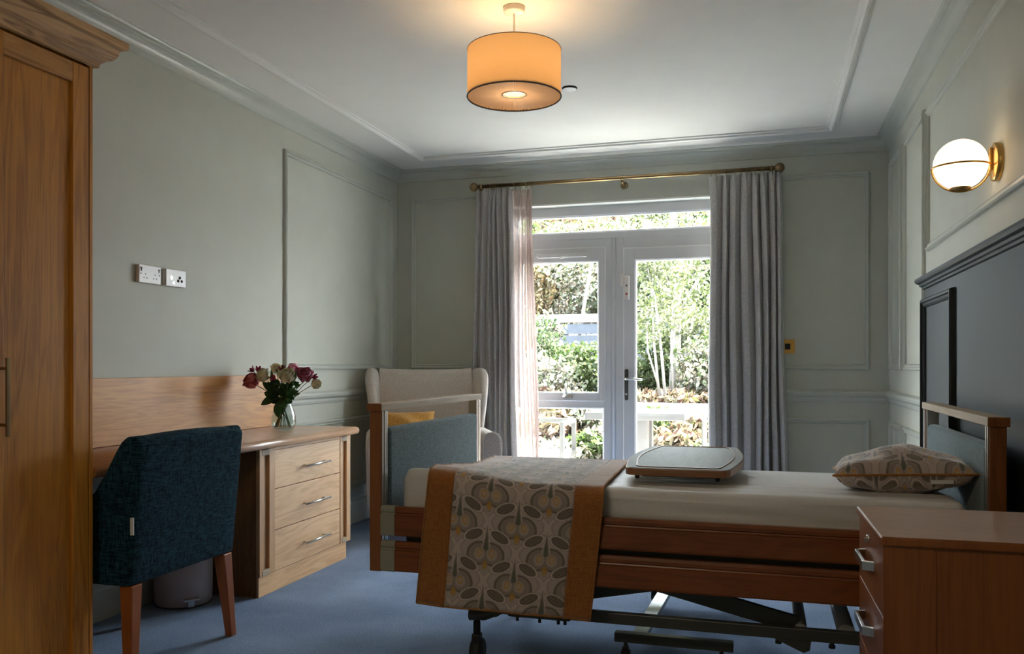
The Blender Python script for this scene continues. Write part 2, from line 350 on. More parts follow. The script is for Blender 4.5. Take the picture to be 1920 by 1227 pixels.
# ------------------------------------------------------------------ mesh builder
class MB:
    def __init__(s): s.v = []; s.f = []; s.uv = []; s.sm = []
    def add(s, vs, fs, smooth=False, uv=None):
        o = len(s.v); s.v += [tuple(p) for p in vs]; s.f += [tuple(i + o for i in f) for f in fs]
        s.sm += [smooth] * len(fs)
        s.uv += list(uv) if uv is not None else [(0, 0)] * len(vs)
        return s
    def box(s, x0, y0, z0, x1, y1, z1):
        x0, x1 = sorted((x0, x1)); y0, y1 = sorted((y0, y1)); z0, z1 = sorted((z0, z1))
        return s.add([(x0, y0, z0), (x1, y0, z0), (x1, y1, z0), (x0, y1, z0), (x0, y0, z1), (x1, y0, z1), (x1, y1, z1), (x0, y1, z1)],
                     [(0, 3, 2, 1), (4, 5, 6, 7), (0, 1, 5, 4), (1, 2, 6, 5), (2, 3, 7, 6), (3, 0, 4, 7)])
    def hexa(s, b4, t4):
        return s.add(list(b4) + list(t4), [(0, 3, 2, 1), (4, 5, 6, 7), (0, 1, 5, 4), (1, 2, 6, 5), (2, 3, 7, 6), (3, 0, 4, 7)])
    def grid(s, P, smooth=True, closeu=False, uv=None, flip=False):
        n = len(P); m_ = len(P[0]); vs = [p for r in P for p in r]; fs = []
        for i in range(n if closeu else n - 1):
            for j in range(m_ - 1):
                a, b, c, d = i * m_ + j, ((i + 1) % n) * m_ + j, ((i + 1) % n) * m_ + j + 1, i * m_ + j + 1
                fs.append((a, d, c, b) if flip else (a, b, c, d))
        return s.add(vs, fs, smooth, [q for r in uv for q in r] if uv else None)
    def lathe(s, prof, c=(0, 0, 0), n=32, axis='z', smooth=True, capa=True):
        P = []
        for i in range(n):
            a = 2 * PI * i / n; row = []
            for r, h in prof:
                x, y = r * math.cos(a), r * math.sin(a)
                p = {'z': (x, y, h), 'x': (h, x, y), 'y': (y, h, x)}[axis]
                row.append((c[0] + p[0], c[1] + p[1], c[2] + p[2]))
            P.append(row)
        return s.grid(P, smooth, True)
    def tube(s, pts, r, n=10, cap=True, smooth=True):
        pts = [Vector(p) for p in pts]; rs = r if isinstance(r, (list, tuple)) else [r] * len(pts)
        rings = []; up = None
        for i, p in enumerate(pts):
            t = (pts[min(i + 1, len(pts) - 1)] - pts[max(i - 1, 0)]).normalized()
            if up is None: up = Vector((0, 0, 1)) if abs(t.z) < .9 else Vector((1, 0, 0))
            a = t.cross(up).normalized(); b_ = a.cross(t).normalized(); up = b_
            rings.append([tuple(p + (a * math.cos(2 * PI * k / n) + b_ * math.sin(2 * PI * k / n)) * rs[i]) for k in range(n)])
        vs = [q for r_ in rings for q in r_]; fs = []
        for i in range(len(rings) - 1):
            for k in range(n):
                fs.append((i * n + k, i * n + (k + 1) % n, (i + 1) * n + (k + 1) % n, (i + 1) * n + k))
        s.add(vs, fs, smooth)
        if cap:
            s.add(rings[0], [tuple(range(n))[::-1]]); s.add(rings[-1], [tuple(range(n))])
        return s
    def bar(s, p, q, w, h, up=(0, 0, 1)):
        p, q = Vector(p), Vector(q); t = (q - p).normalized(); a = t.cross(Vector(up)).normalized() * w / 2; b_ = a.cross(t).normalized() * h / 2
        return s.hexa([p - a - b_, p + a - b_, p + a + b_, p - a + b_], [q - a - b_, q + a - b_, q + a + b_, q - a + b_])
    def prism(s, poly, axis, a, b, smooth=False):
        def pt(u, v, w): return {'x': (w, u, v), 'y': (u, w, v), 'z': (u, v, w)}[axis]
        n = len(poly)
        s.add([pt(u, v, a) for u, v in poly] + [pt(u, v, b) for u, v in poly], [(i, (i + 1) % n, n + (i + 1) % n, n + i) for i in range(n)], smooth)
        s.add([pt(u, v, a) for u, v in poly], [tuple(range(n))[::-1]]); s.add([pt(u, v, b) for u, v in poly], [tuple(range(n))])
        return s
    def frame(s, o, u, v, w, h, n, prof):
        """rectangular moulding: o corner, u,v unit axes, w,h size, n normal, prof (inset, height)"""
        o, u, v, n = Vector(o), Vector(u), Vector(v), Vector(n); rings = []
        for ins, ht in prof:
            rings.append([o + u * ins + v * ins + n * ht, o + u * (w - ins) + v * ins + n * ht, o + u * (w - ins) + v * (h - ins) + n * ht, o + u * ins + v * (h - ins) + n * ht])
        for i in range(4):
            j = (i + 1) % 4
            for k in range(len(prof) - 1):
                s.add([rings[k][i], rings[k][j], rings[k + 1][j], rings[k + 1][i]], [(0, 1, 2, 3)])
        return s
    def run(s, p0, p1, out, prof, m0=0, m1=0):
        """straight moulding from p0 to p1 (xy), out = unit outward dir, prof [(out,z)], mitre factors"""
        p0, p1, out = Vector((*p0, 0)), Vector((*p1, 0)), Vector((*out, 0)); t = (p1 - p0).normalized()
        A = [p0 + out * o_ + t * o_ * m0 + Vector((0, 0, z)) for o_, z in prof]
        B = [p1 + out * o_ - t * o_ * m1 + Vector((0, 0, z)) for o_, z in prof]
        for k in range(len(prof) - 1):
            s.add([A[k], B[k], B[k + 1], A[k + 1]], [(0, 1, 2, 3)])
        return s
def build(name, mb, m, parent=None, bevel=0, seg=2, world=True, subsurf=0, autosmooth=False, fixn=True):
    me = bpy.data.meshes.new(name)
    vs = mb.v
    off = Vector((0, 0, 0))
    if parent is not None and world:
        o_ = parent; off = Vector((0, 0, 0))
        while o_ is not None: off = off + o_.location; o_ = o_.parent
        vs = [(a - off.x, b_ - off.y, c - off.z) for a, b_, c in vs]
    me.from_pydata(vs, [], mb.f)
    me.polygons.foreach_set('use_smooth', mb.sm if len(mb.sm) == len(mb.f) else [False] * len(mb.f))
    if any(q != (0, 0) for q in mb.uv):
        ul = me.uv_layers.new(name='UVMap'); idx = np.zeros(len(me.loops), int); me.loops.foreach_get('vertex_index', idx)
        ul.data.foreach_set('uv', np.array(mb.uv)[idx].ravel())
    if fixn:
        bm = bmesh.new(); bm.from_mesh(me); bmesh.ops.remove_doubles(bm, verts=bm.verts, dist=1e-5)
        bmesh.ops.recalc_face_normals(bm, faces=bm.faces); bm.to_mesh(me); bm.free()
    me.materials.append(M[m] if isinstance(m, str) else m); me.update()
    o = bpy.data.objects.new(name, me); C.objects.link(o)
    if parent is not None: o.parent = parent
    if bevel:
        bv = o.modifiers.new('bevel', 'BEVEL'); bv.width = bevel; bv.segments = seg; bv.limit_method = 'ANGLE'; bv.angle_limit = R(35)
        bv.harden_normals = False
    if subsurf:
        ss = o.modifiers.new('sub', 'SUBSURF'); ss.levels = subsurf; ss.render_levels = subsurf
    return o
def tag(o, label=None, cat=None, group=None, kind=None):
    if label: o['label'] = label
    if cat: o['category'] = cat
    if group: o['group'] = group
    if kind: o['kind'] = kind
    return o
def thing(name, label, cat, loc=(0, 0, 0), rz=0, group=None):
    o = bpy.data.objects.new(name, None); C.objects.link(o); o.location = loc; o.rotation_euler = (0, 0, rz)
    o.empty_display_size = .1
    return tag(o, label, cat, group)
def struct(name, mb, m, **k):
    return tag(build(name, mb, m, **k), kind='structure')
def B(*a): return MB().box(*a)

# ================================================================== ROOM SHELL
XL, XR, YB, YF, ZC = -2.80, .80, 6.165, -1.30, 2.65
OX0, OX1, OZ = -1.90, -.12, 2.335
floor = struct('floor', B(XL - .2, YF - .2, -.12, XR + .2, YB + .32, 0), 'carpet')
ceil = struct('ceiling', B(XL - .2, YF - .2, ZC, XR + .2, YB + .32, ZC + .2), 'ceil')
wl = struct('wall_left', B(XL - .2, YF - .2, 0, XL, YB + .3, ZC), 'wall')
wr = struct('wall_right', B(XR, YF - .2, 0, XR + .2, YB + .3, ZC), 'wall')
wf = struct('wall_front', B(XL, YF - .2, 0, XR, YF, ZC), 'wall')
wb = struct('wall_back', MB().box(XL, YB, 0, OX0, YB + .3, ZC).box(OX1, YB, 0, XR, YB + .3, ZC).box(OX0, YB, OZ, OX1, YB + .3, ZC), 'wall')
# white plaster reveal lining the opening
struct('trim_1', MB().box(OX0, YB + .002, 0, OX0 + .012, YB + .10, OZ).box(OX1 - .012, YB + .002, 0, OX1, YB + .10, OZ).box(OX0, YB + .002, OZ - .012, OX1, YB + .10, OZ), 'reveal')
# cornice
arc = [(.014 + .046 * (1 - math.cos(a)), 2.582 + .045 * math.sin(a)) for a in np.linspace(0, PI / 2, 7)]
cor = [(0, 2.566), (.012, 2.568), (.014, 2.58)] + arc + [(.062, 2.634), (.078, 2.638), (.084, 2.645), (.084, ZC)]
mb = MB().run((XL, YF), (XL, YB), (1, 0), cor, 1, 1).run((XR, YF), (XR, YB), (-1, 0), cor, 1, 1).run((XL, YB), (XR, YB), (0, -1), cor, 1, 1)
struct('trim_2', mb, 'trim')
# ceiling bead frame
bead = [(0, 0), (.004, .012), (.014, .016), (.020, .024), (.034, .028), (.046, .022), (.050, .012), (.060, .008), (.062, 0)]
struct('trim_3', MB().frame((-2.455, -.7, ZC), (1, 0, 0), (0, 1, 0), 2.455 + .445, .7 + 5.80, (0, 0, -1), bead), 'bead')
# skirting + dado
sk = [(.018, 0), (.018, .13), (.016, .142), (.010, .150), (.010, .166), (.004, .178), (0, .184)]
struct('baseboard_left', MB().run((XL, YF), (XL, YB), (1, 0), sk, 0, 1), 'trim')
struct('baseboard_right', MB().run((XR, YF), (XR, YB), (-1, 0), sk, 0, 1), 'trim')
struct('baseboard_back', MB().run((XL, YB), (OX0 - .0, YB), (0, -1), sk, 1, 0).run((OX1, YB), (XR, YB), (0, -1), sk, 0, 1), 'trim')
da = [(0, .866), (.006, .870), (.010, .884), (.010, .898), (.018, .905), (.026, .912), (.030, .926), (.026, .938), (.012, .944), (0, .950)]
mb = MB().run((XL, 4.50), (XL, YB), (1, 0), da, 0, 1).run((XL, YB), (OX0, YB), (0, -1), da, 1, 0)
mb.run((OX1, YB), (XR, YB), (0, -1), da, 0, 1).run((XR, 4.60), (XR, YB), (-1, 0), da, 0, 1)
struct('trim_4', mb, 'trim')
pm = [(0, 0), (.002, .014), (.008, .020), (.014, .020), (.018, .012), (.026, .010), (.030, .013), (.034, .008), (.036, 0)]
def panel(side, a0, a1, z0, z1, prof=pm):
    if side == 'L': mb = MB().frame((XL, a0, z0), (0, 1, 0), (0, 0, 1), a1 - a0, z1 - z0, (1, 0, 0), prof); p = wl
    if side == 'R': mb = MB().frame((XR, a0, z0), (0, 1, 0), (0, 0, 1), a1 - a0, z1 - z0, (-1, 0, 0), prof); p = wr
    if side == 'B': mb = MB().frame((a0, YB, z0), (1, 0, 0), (0, 0, 1), a1 - a0, z1 - z0, (0, -1, 0), prof); p = wb
    build('panel_moulding', mb, 'trim', p)
panel('L', 4.505, 6.05, 1.09, 2.435); panel('L', 4.505, 6.05, .26, .755)
panel('B', -2.678, -1.97, 1.09, 2.435); panel('B', -2.678, -1.97, .26, .755)
panel('B', .0, .68, 1.09, 2.435); panel('B', .0, .68, .26, .755)
panel('R', 5.56, 6.04, 1.09, 2.452); panel('R', 5.56, 6.04, .26, .755)
panel('R', 4.80, 5.46, 1.09, 2.448); panel('R', 4.80, 5.46, .26, .755)
panel('R', 1.40, 4.72, 1.70, 2.412)

# ================================================================== WINDOW AND DOOR
y0, y1 = 6.265, 6.335
fr_ = MB()
def rails(mb, x0, x1, z0, z1, l, r, b_, t, ya, yb):
    mb.box(x0, ya, z0, x0 + l, yb, z1); mb.box(x1 - r, ya, z0, x1, yb, z1)
    mb.box(x0 + l, ya, z0, x1 - r, yb, z0 + b_); mb.box(x0 + l, ya, z1 - t, x1 - r, yb, z1)
# transom light
w2 = struct('window_2', MB(), 'upvc')
mb = MB(); rails(mb, OX0, OX1, 2.075, 2.325, .06, .06, .045, .07, y0, y1); build('window_frame', mb, 'upvc', w2, .003)
build('glazing_bead', MB().frame((OX0 + .06, y0 + .012, 2.12), (1, 0, 0), (0, 0, 1), OX1 - OX0 - .12, .135, (0, -1, 0), [(0, 0), (0, .008), (.012, .002), (.016, -.01)]), 'vent', w2)
build('pane', B(OX0 + .06, 6.298, 2.12, OX1 - .06, 6.302, 2.255), 'pane', w2)
# side light with opening casement
w1 = struct('window_1', MB(), 'upvc')
mb = MB(); rails(mb, OX0, -1.102, 0, 2.072, .055, .052, .07, .07, y0, y1); mb.box(OX0 + .055, y0, .80, -1.154, y1, .858); build('window_frame', mb, 'upvc', w1, .003)
mb = MB(); rails(mb, OX0 + .05, -1.146, .852, 2.005, .055, .045, .052, .098, y0 - .012, y0 + .035); sash = build('sash', mb, 'upvc', w1, .003)
build('glazing_bead', MB().frame((OX0 + .105, y0 - .008, .904), (1, 0, 0), (0, 0, 1), -1.191 - OX0 - .105, 1.003, (0, -1, 0), [(0, 0), (0, .006), (.010, .001), (.014, -.012)]), 'vent', sash)
build('sash_edge', MB().frame((OX0 + .045, y0 - .002, .847), (1, 0, 0), (0, 0, 1), -1.141 - OX0 - .045, 1.163, (0, -1, 0), [(0, 0), (0, .006), (.005, .010), (.009, .010)]), 'vent', sash)
build('glazing_bead', MB().frame((OX0 + .055, y0 + .004, .07), (1, 0, 0), (0, 0, 1), -1.154 - OX0 - .055, .73, (0, -1, 0), [(0, 0), (0, .006), (.010, .001), (.014, -.012)]), 'vent', w1)
build('pane', B(OX0 + .10, 6.285, .90, -1.19, 6.289, 1.91), 'pane', w1)
build('pane', B(OX0 + .05, 6.298, .068, -1.15, 6.302, .802), 'pane', w1)
tv = build('trickle_vent', MB().box(-1.675, y0 - .030, 1.945, -1.270, y0 - .012, 1.968), 'vent', w1, .004)
build('vent_shutter', MB().box(-1.66, y0 - .036, 1.936, -1.49, y0 - .024, 1.949).box(-1.46, y0 - .036, 1.936, -1.285, y0 - .024, 1.949).box(-1.488, y0 - .038, 1.930, -1.462, y0 - .02, 1.945), 'vent', tv, .002)
wh = build('casement_handle', MB().box(-1.475, y0 - .028, .872, -1.395, y0 - .012, .890).tube([(-1.47, y0 - .034, .882), (-1.445, y0 - .05, .895), (-1.435, y0 - .058, .92), (-1.435, y0 - .060, .985)], [.010, .010, .008, .006]), 'steel', w1)
# door
d1 = struct('door_1', MB(), 'upvc')
mb = MB()
mb.box(-1.062, y0, 0, -1.006, y1, 2.072); mb.box(-.178, y0, 0, OX1, y1, 2.072); mb.box(-1.006, y0, 1.992, -.178, y1, 2.072)
build('door_frame', mb, 'upvc', d1, .003)
build('coupling_post', MB().box(-1.102, y0 + .008, 0, -1.062, y1, 2.075).tube([(-1.082, y0 + .01, 0), (-1.082, y0 + .01, 2.075)], .012), 'upvc', d1)
mb = MB(); rails(mb, -1.003, -.18, .012, 1.988, .080, .080, .19, .085, y0 - .012, y0 + .045); leaf = build('door_leaf', mb, 'upvc', d1, .003)
build('leaf_edge', MB().frame((-1.010, y0 - .002, .01), (1, 0, 0), (0, 0, 1), .835, 1.985, (0, -1, 0), [(0, 0), (0, .008), (.005, .012), (.010, .012)]), 'vent', leaf)
build('glazing_bead', MB().frame((-.925, y0 - .008, .20), (1, 0, 0), (0, 0, 1), .667, 1.705, (0, -1, 0), [(0, 0), (0, .008), (.012, .002), (.016, -.012)]), 'vent', leaf)
build('pane', B(-.93, 6.287, .19, -.25, 6.291, 1.91), 'pane', leaf)
dh = build('door_handle', MB().prism([(-.985 + .5 * 0, 0)] and [(-.984 + .014 * math.cos(a), (1.078 if math.sin(a) >= 0 else .872) + .014 * math.sin(a)) for a in np.linspace(0, 2 * PI, 17)[:-1]], 'y', y0 - .022, y0 - .012), 'dsteel', d1, .002)
build('lever', MB().tube([(-.984, y0 - .02, 1.018), (-.984, y0 - .06, 1.018), (-.975, y0 - .066, 1.018), (-.93, y0 - .066, 1.018), (-.86, y0 - .062, 1.013)], [.010, .010, .010, .009, .008]), 'steel', dh)
build('keyhole', MB().lathe([(0, y0 - .026), (.008, y0 - .026), (.008, y0 - .02)], (-.984, 0, .905), 12, 'y'), 'steel', dh)
sn = thing('door_sensor', 'small white door alarm box with red button on door stile', 'door sensor', (-.975, y0 - .012, 1.60))
build('sensor_body', B(-.997, y0 - .034, 1.607, -.962, y0 - .0125, 1.782), 'plastic', sn, .004)
build('red_button', MB().lathe([(0, y0 - .037), (.008, y0 - .037), (.008, y0 - .033)], (-.981, 0, 1.648), 14, 'y'), 'red', sn)
build('indicator_mark', MB().prism([(-.988, 1.705), (-.974, 1.705), (-.981, 1.722)], 'y', y0 - .0355, y0 - .0335), 'hole', sn)
sm_ = thing('door_magnet', 'small white magnet block on door frame beside the alarm box', 'door magnet', (-1.02, y0, 1.7))
build('magnet_block', B(-1.030, y0 - .022, 1.705, -1.004, y0 - .003, 1.800), 'plastic', sm_, .004)

# ================================================================== CURTAINS, ROD
YR = 6.045
rod = thing('curtain_rod', 'antique brass curtain pole with ball finials above the garden door', 'curtain pole', (-1.0, YR, 2.47))
build('pole', MB().tube([(-2.09, YR, 2.470), (.085, YR, 2.470)], .0145, 16), 'abrass', rod)
for x in (-2.113, .098):
    build('ball_finial', MB().lathe([(0.0001, -.034)] + [(.034 * math.sin(a), -.034 * math.cos(a)) for a in np.linspace(.2, PI - .2, 12)] + [(.0001, .034)], (x, YR, 2.470), 24, 'x'), 'abrass', rod)
for x in (-2.055, -.985, .045):
    build('bracket', MB().tube([(x, YR, 2.452), (x, YR + .02, 2.440), (x, YB - .004, 2.438)], .009).lathe([(0.0001, YB - .012), (.026, YB - .012), (.028, YB - .001)], (x, 0, 2.438), 18, 'y').lathe([(.0160, -.010), (.0185, -.010), (.0185, .010), (.0160, .010)], (x, YR, 2.470), 18, 'x'), 'abrass', rod)
def torus(mb, c, R_, r, axis='x', n=20, k=8):
    P = []
    for i in range(n):
        a = 2 * PI * i / n; row = []
        for j in range(k + 1):
            b_ = 2 * PI * j / k; q = R_ + r * math.cos(b_); h = r * math.sin(b_)
            u, v = q * math.cos(a), q * math.sin(a)
            p = {'x': (h, u, v), 'y': (u, h, v), 'z': (u, v, h)}[axis]
            row.append((c[0] + p[0], c[1] + p[1], c[2] + p[2]))
        P.append(row)
    return mb.grid(P, True, True)
def curtain(name, label, xt0, xt1, xb0, xb1, folds, amp, m, seed, ztop=2.440, heading=True, cat='curtain', ringx=(), yo=0, zb=.012, gather=1.0, thick=.003):
    t = thing(name, label, cat, ((xb0 + xb1) / 2, YR, 0))
    rg = np.random.default_rng(seed); n = folds * 20; rows = 44
    ph = np.cumsum(rg.uniform(.40, 1.65, folds + 1)); ph = (ph - ph[0]) / (ph[-1] - ph[0])
    am = rg.uniform(.6, 1.25, folds + 1)
    P = []
    for j in range(rows + 1):
        f = j / rows; z = ztop + (zb - ztop) * f; row = []
        head = max(0, 1 - (ztop - z) / .09)
        for i in range(n + 1):
            u = i / n
            k = np.interp(u, ph, np.arange(folds + 1))
            a_ = amp * np.interp(k, np.arange(folds + 1), am)
            drift = .35 * math.sin(2.2 * f + k * 1.7 + seed)
            s = 1 - 2 * (math.sin(PI * k + drift * .5 * min(1, f * 2)) ** 2 + 1e-6) ** .38
            fine = math.sin(2 * PI * k * 2.0 + .6)
            yy = a_ * ((1 - head) * (.75 + .35 * f) * s + head * (.35 * s + .18 * fine)) - .004
            pinch = math.exp(-((ztop - z - .09) / .015) ** 2) if heading else 0
            yy *= (1 - .45 * pinch)
            x = (xt0 + (xt1 - xt0) * u) * (1 - f) + (xb0 + (xb1 - xb0) * u) * f + .010 * math.sin(4 * PI * k + seed) * (1 - head) + .006 * math.sin(7 * f + k)
            row.append((x, YR + yo + yy, z + (.006 * math.cos(2 * PI * k * 2) if j == 0 else 0)))
        P.append(row)
    cl = build('fabric_drop', MB().grid(P), m, t, fixn=False)
    if heading:
        mb = MB()
        build('heading_seam', MB().grid([[(q[0], q[1] - .0035 * (1 if jj == 0 else 1), q[2] + dz) for q in P[1 if rows < 30 else 1]] for jj, dz in enumerate((-.026, -.031))]), m, t, fixn=False)
    so_ = cl.modifiers.new('thick', 'SOLIDIFY'); so_.thickness = thick
    for x in ringx:
        mb = MB(); torus(mb, (x, YR, 2.462), .0235, .0022, 'x'); mb.tube([(x, YR, 2.4385), (x, YR - .002, 2.420)], .0018, 6)
        o = build('curtain_ring', mb, 'abrass', t); o.rotation_euler = (0, 0, 0)
    return t
curtain('linen_curtain', 'grey linen curtain gathered left of the window beside the pink sheer', -2.095, -1.815, -2.13, -1.76, 7, .058, 'curtain', 3, ringx=(-2.075, -2.03, -2.005, -1.98, -1.955, -1.935, -1.915, -1.89))
curtain('linen_curtain', 'wider grey linen curtain drawn to the right of the garden door', -.378, .100, -.385, .150, 8, .064, 'curtain', 8, ringx=(-.355, -.33, -.26, -.20, -.155, -.12, -.09, -.06, -.02, .07))
curtain('sheer_curtain', 'translucent pink sheer curtain hanging at the left window pane', -1.815, -1.655, -1.80, -1.585, 4, .018, 'sheer', 5, ztop=2.428, cat='sheer curtain', ringx=(-1.79, -1.745, -1.70, -1.665), yo=.0, thick=.0008)

# brass switch on back wall
sw = thing('light_switch', 'square brass light switch on back wall beside right curtain', 'light switch', (.153, YB, 1.25))
build('switch_plate', B(.105, YB - .007, 1.200, .201, YB - .0005, 1.298), 'brass', sw, .002)
build('rocker', B(.135, YB - .012, 1.228, .171, YB - .0075, 1.270), 'hole', sw, .002)

# ================================================================== SOCKETS on left wall
def socket(label, ya, yb, kind):
    t = thing('wall_socket', label, 'wall socket', (XL, (ya + yb) / 2, 1.505))
    build('backing_box', B(XL + .0005, ya - .012 * 0, 1.507, XL + .014, yb, 1.589), 'plastic', t, .003)
    build('socket_face', B(XL + .0145, ya, 1.506, XL + .021, yb, 1.590), 'plastic', t, .003)
    x = XL + .0212; mb = MB()
    def hole(y, z, w, h): mb.box(x, y - w / 2, z - h / 2, x + .0006, y + w / 2, z + h / 2)
    cy_ = (ya + yb) / 2; W_ = yb - ya
    if kind == 'double':
        for s in (-1, 1):
            c = cy_ + s * W_ * .22
            hole(c, 1.548, .004, .008); hole(c - .010, 1.530, .006, .005); hole(c + .010, 1.530, .006, .005)
            hole(cy_ + s * W_ * .42, 1.548, .006, .006)
            build('rocker_switch', MB().prism([(cy_ + s * W_ * .40 - .005, 1.578), (cy_ + s * W_ * .40 + .005, 1.578), (cy_ + s * W_ * .40, 1.558)], 'x', x, x + .002), 'hole', t)
        tag(build('pin_holes', mb, 'hole', t), kind='stuff')
    else:
        for y, z, r in ((.030, 1.552, .008), (.018, 1.536, .007), (.044, 1.536, .007)):
            build('aerial_jack', MB().lathe([(0.0001, x + .002), (r, x + .002), (r, x)], (0, cy_ + y - .004, z), 14, 'x'), 'hole', t)
        build('data_port', MB().prism([(cy_ - .046, 1.548), (cy_ - .036, 1.560), (cy_ - .026, 1.548), (cy_ - .036, 1.534)], 'x', x, x + .0015), 'steel', t)
        build('data_port', MB().prism([(cy_ - .032, 1.522), (cy_ - .014, 1.518), (cy_ - .016, 1.534)], 'x', x, x + .0015), 'steel', t)
socket('white double power socket, the left of the two wall plates', 3.250, 3.398, 'double')
socket('white television and data socket with round jacks, the right wall plate', 3.434, 3.580, 'data')

# ================================================================== WARDROBE
X = -2.2
wd = thing('wardrobe', 'tall oak wardrobe with moulded crown at the left edge', 'wardrobe', (-2.5, 1.9, 0))
build('carcass', MB().box(XL + .02, 1.53, .08, X - .022, 2.350, 2.15).box(XL + .05, 1.56, 0, X - .06, 2.32, .08), 'oak_z', wd, .002)
build('corner_post', B(X - .0215, 2.336, .08, X, 2.350, 2.15), 'oak_z', wd, .0015)
def wdoor(ya, yb, hy):
    d = build('door', B(X - .018, ya + .064, .158, X - .012, yb - .066, 2.064), 'oak_z', wd)
    build('door_stile', B(X - .020, ya, .09, X, ya + .066, 2.130), 'oak_z', d, .002)
    build('door_stile', B(X - .020, yb - .068, .09, X, yb, 2.130), 'oak_z', d, .002)
    build('door_rail', B(X - .020, ya + .066, 2.062, X - .0004, yb - .068, 2.130), 'oak_y', d, .002)
    build('door_rail', B(X - .020, ya + .066, .09, X - .0004, yb - .068, .16), 'oak_y', d, .002)
    mb = MB().box(X + .026, hy - .006, .905, X + .032, hy + .007, 1.142)
    mb.tube([(X, hy, .94), (X + .028, hy, .94)], .005).tube([(X, hy, 1.11), (X + .028, hy, 1.11)], .005)
    build('handle', mb, 'abrass', d, .0015)
wdoor(1.932, 2.332, 1.985); wdoor(1.534, 1.929, 1.880)
cr = [(0, 2.138), (.014, 2.140), (.016, 2.152), (.022, 2.158)] + [(.022 + .036 * math.sin(a), 2.158 + .036 * (1 - math.cos(a)) + .006) for a in np.linspace(.2, 1.35, 6)] + [(.060, 2.206), (.064, 2.212), (.078, 2.214), (.080, 2.222), (.080, 2.238), (0, 2.238)]
mb = MB().run((X, 1.53), (X, 2.350), (1, 0), cr, -1, -1)
mb.run((XL + .02, 2.350), (X, 2.350), (0, 1), cr, 0, -1).run((XL + .02, 1.53), (X, 1.53), (0, -1), cr, 0, -1)
mb.add([(XL + .02, 1.45, 2.238), (X + .08, 1.45, 2.238), (X + .08, 2.43, 2.238), (XL + .02, 2.43, 2.238)], [(0, 1, 2, 3)])
build('crown', mb, 'oak_crown', wd)

# ================================================================== DESK
dk = thing('desk', 'long fitted oak desk with three drawers and upstand along left wall', 'desk', (-2.5, 3.9, 0))
DX = -2.268
prof = [(XL + .022, .718), (DX - .016, .718)] + [(DX - .021 + .021 * math.cos(a), .739 + .021 * math.sin(a)) for a in np.linspace(-PI / 2, PI / 2, 9)] + [(XL + .022, .760)]
build('desktop', MB().prism(prof, 'y', 2.44, 4.462, True), 'dtop', dk)
build('back_panel', B(XL + .003, 2.44, .7605, XL + .021, 4.440, 1.062), 'dpanel_oak', dk, .002)
build('carcass', MB().box(XL + .022, 3.545, .0, -2.345, 4.43, .10).box(XL + .022, 4.431, .10, -2.34, 4.449, .716).box(XL + .022, 3.547, .10, -2.345, 4.431, .716), 'doak_z', dk)
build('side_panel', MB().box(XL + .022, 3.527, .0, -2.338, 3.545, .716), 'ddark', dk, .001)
build('plinth', B(-2.345, 3.528, 0, -2.327, 4.412, .096), 'doak_y', dk, .001)
for (a, b_) in ((3.527, 3.657), (4.330, 4.451)):
    p = build('pilaster', MB().box(-2.340, a, .098, -2.320, a + .022, .712).box(-2.340, b_ - .046, .098, -2.320, b_, .712).box(-2.340, a + .022, .098, -2.334, b_ - .046, .712), 'doak_z', dk, .001)
    build('pilaster_block', B(-2.334, a + .022, .098, -2.3185, b_ - .046, .126), 'pale_y', p, .001)
    build('pilaster_block', B(-2.334, a + .022, .682, -2.3185, b_ - .046, .710), 'pale_y', p, .001)
build('top_rail', B(-2.345, 3.66, .700, -2.3215, 4.33, .717), 'doak_y', dk, .001)
for z0_, z1_ in ((.508, .698), (.304, .504), (.100, .300)):
    d = build('drawer', B(-2.343, 3.660, z0_, -2.322, 4.327, z1_), 'doak_y', dk, .0015)
    zc = (z0_ + z1_) / 2 - .010
    build('handle', MB().tube([(-2.290, 3.905, zc), (-2.290, 4.165, zc)], .0055, 12).tube([(-2.322, 3.935, zc), (-2.290, 3.935, zc)], .004, 8).tube([(-2.322, 4.135, zc), (-2.290, 4.135, zc)], .004, 8), 'steel', d)

# ================================================================== BIN
bn = thing('pedal_bin', 'white round pedal bin under the desk behind chair legs', 'bin', (-2.63, 3.37, 0))
build('bin_body', MB().lathe([(.0001, .004), (.122, .004), (.129, .012), (.131, .05), (.131, .27), (.128, .275), (.0001, .275)], (-2.63, 3.37, 0), 40), 'bin', bn)
build('lid', MB().lathe([(.130, .277), (.129, .29), (.11, .315), (.06, .332), (.0001, .336)], (-2.63, 3.37, 0), 40), 'bin', bn)
a = R(-38); dx, dy = math.cos(a), math.sin(a)
o = build('pedal', MB().box(-.035, -.012, .038, .035, .018, .046).box(-.014, .0, .008, .014, .02, .038), 'steel', bn, .002, world=False)
o.location = (dx * .142, dy * .142, 0); o.rotation_euler = (0, 0, a + PI / 2)
build('base_ring', MB().lathe([(.0001, 0.001), (.125, 0.001), (.127, .006)], (-2.63, 3.37, 0), 40), 'black', bn)

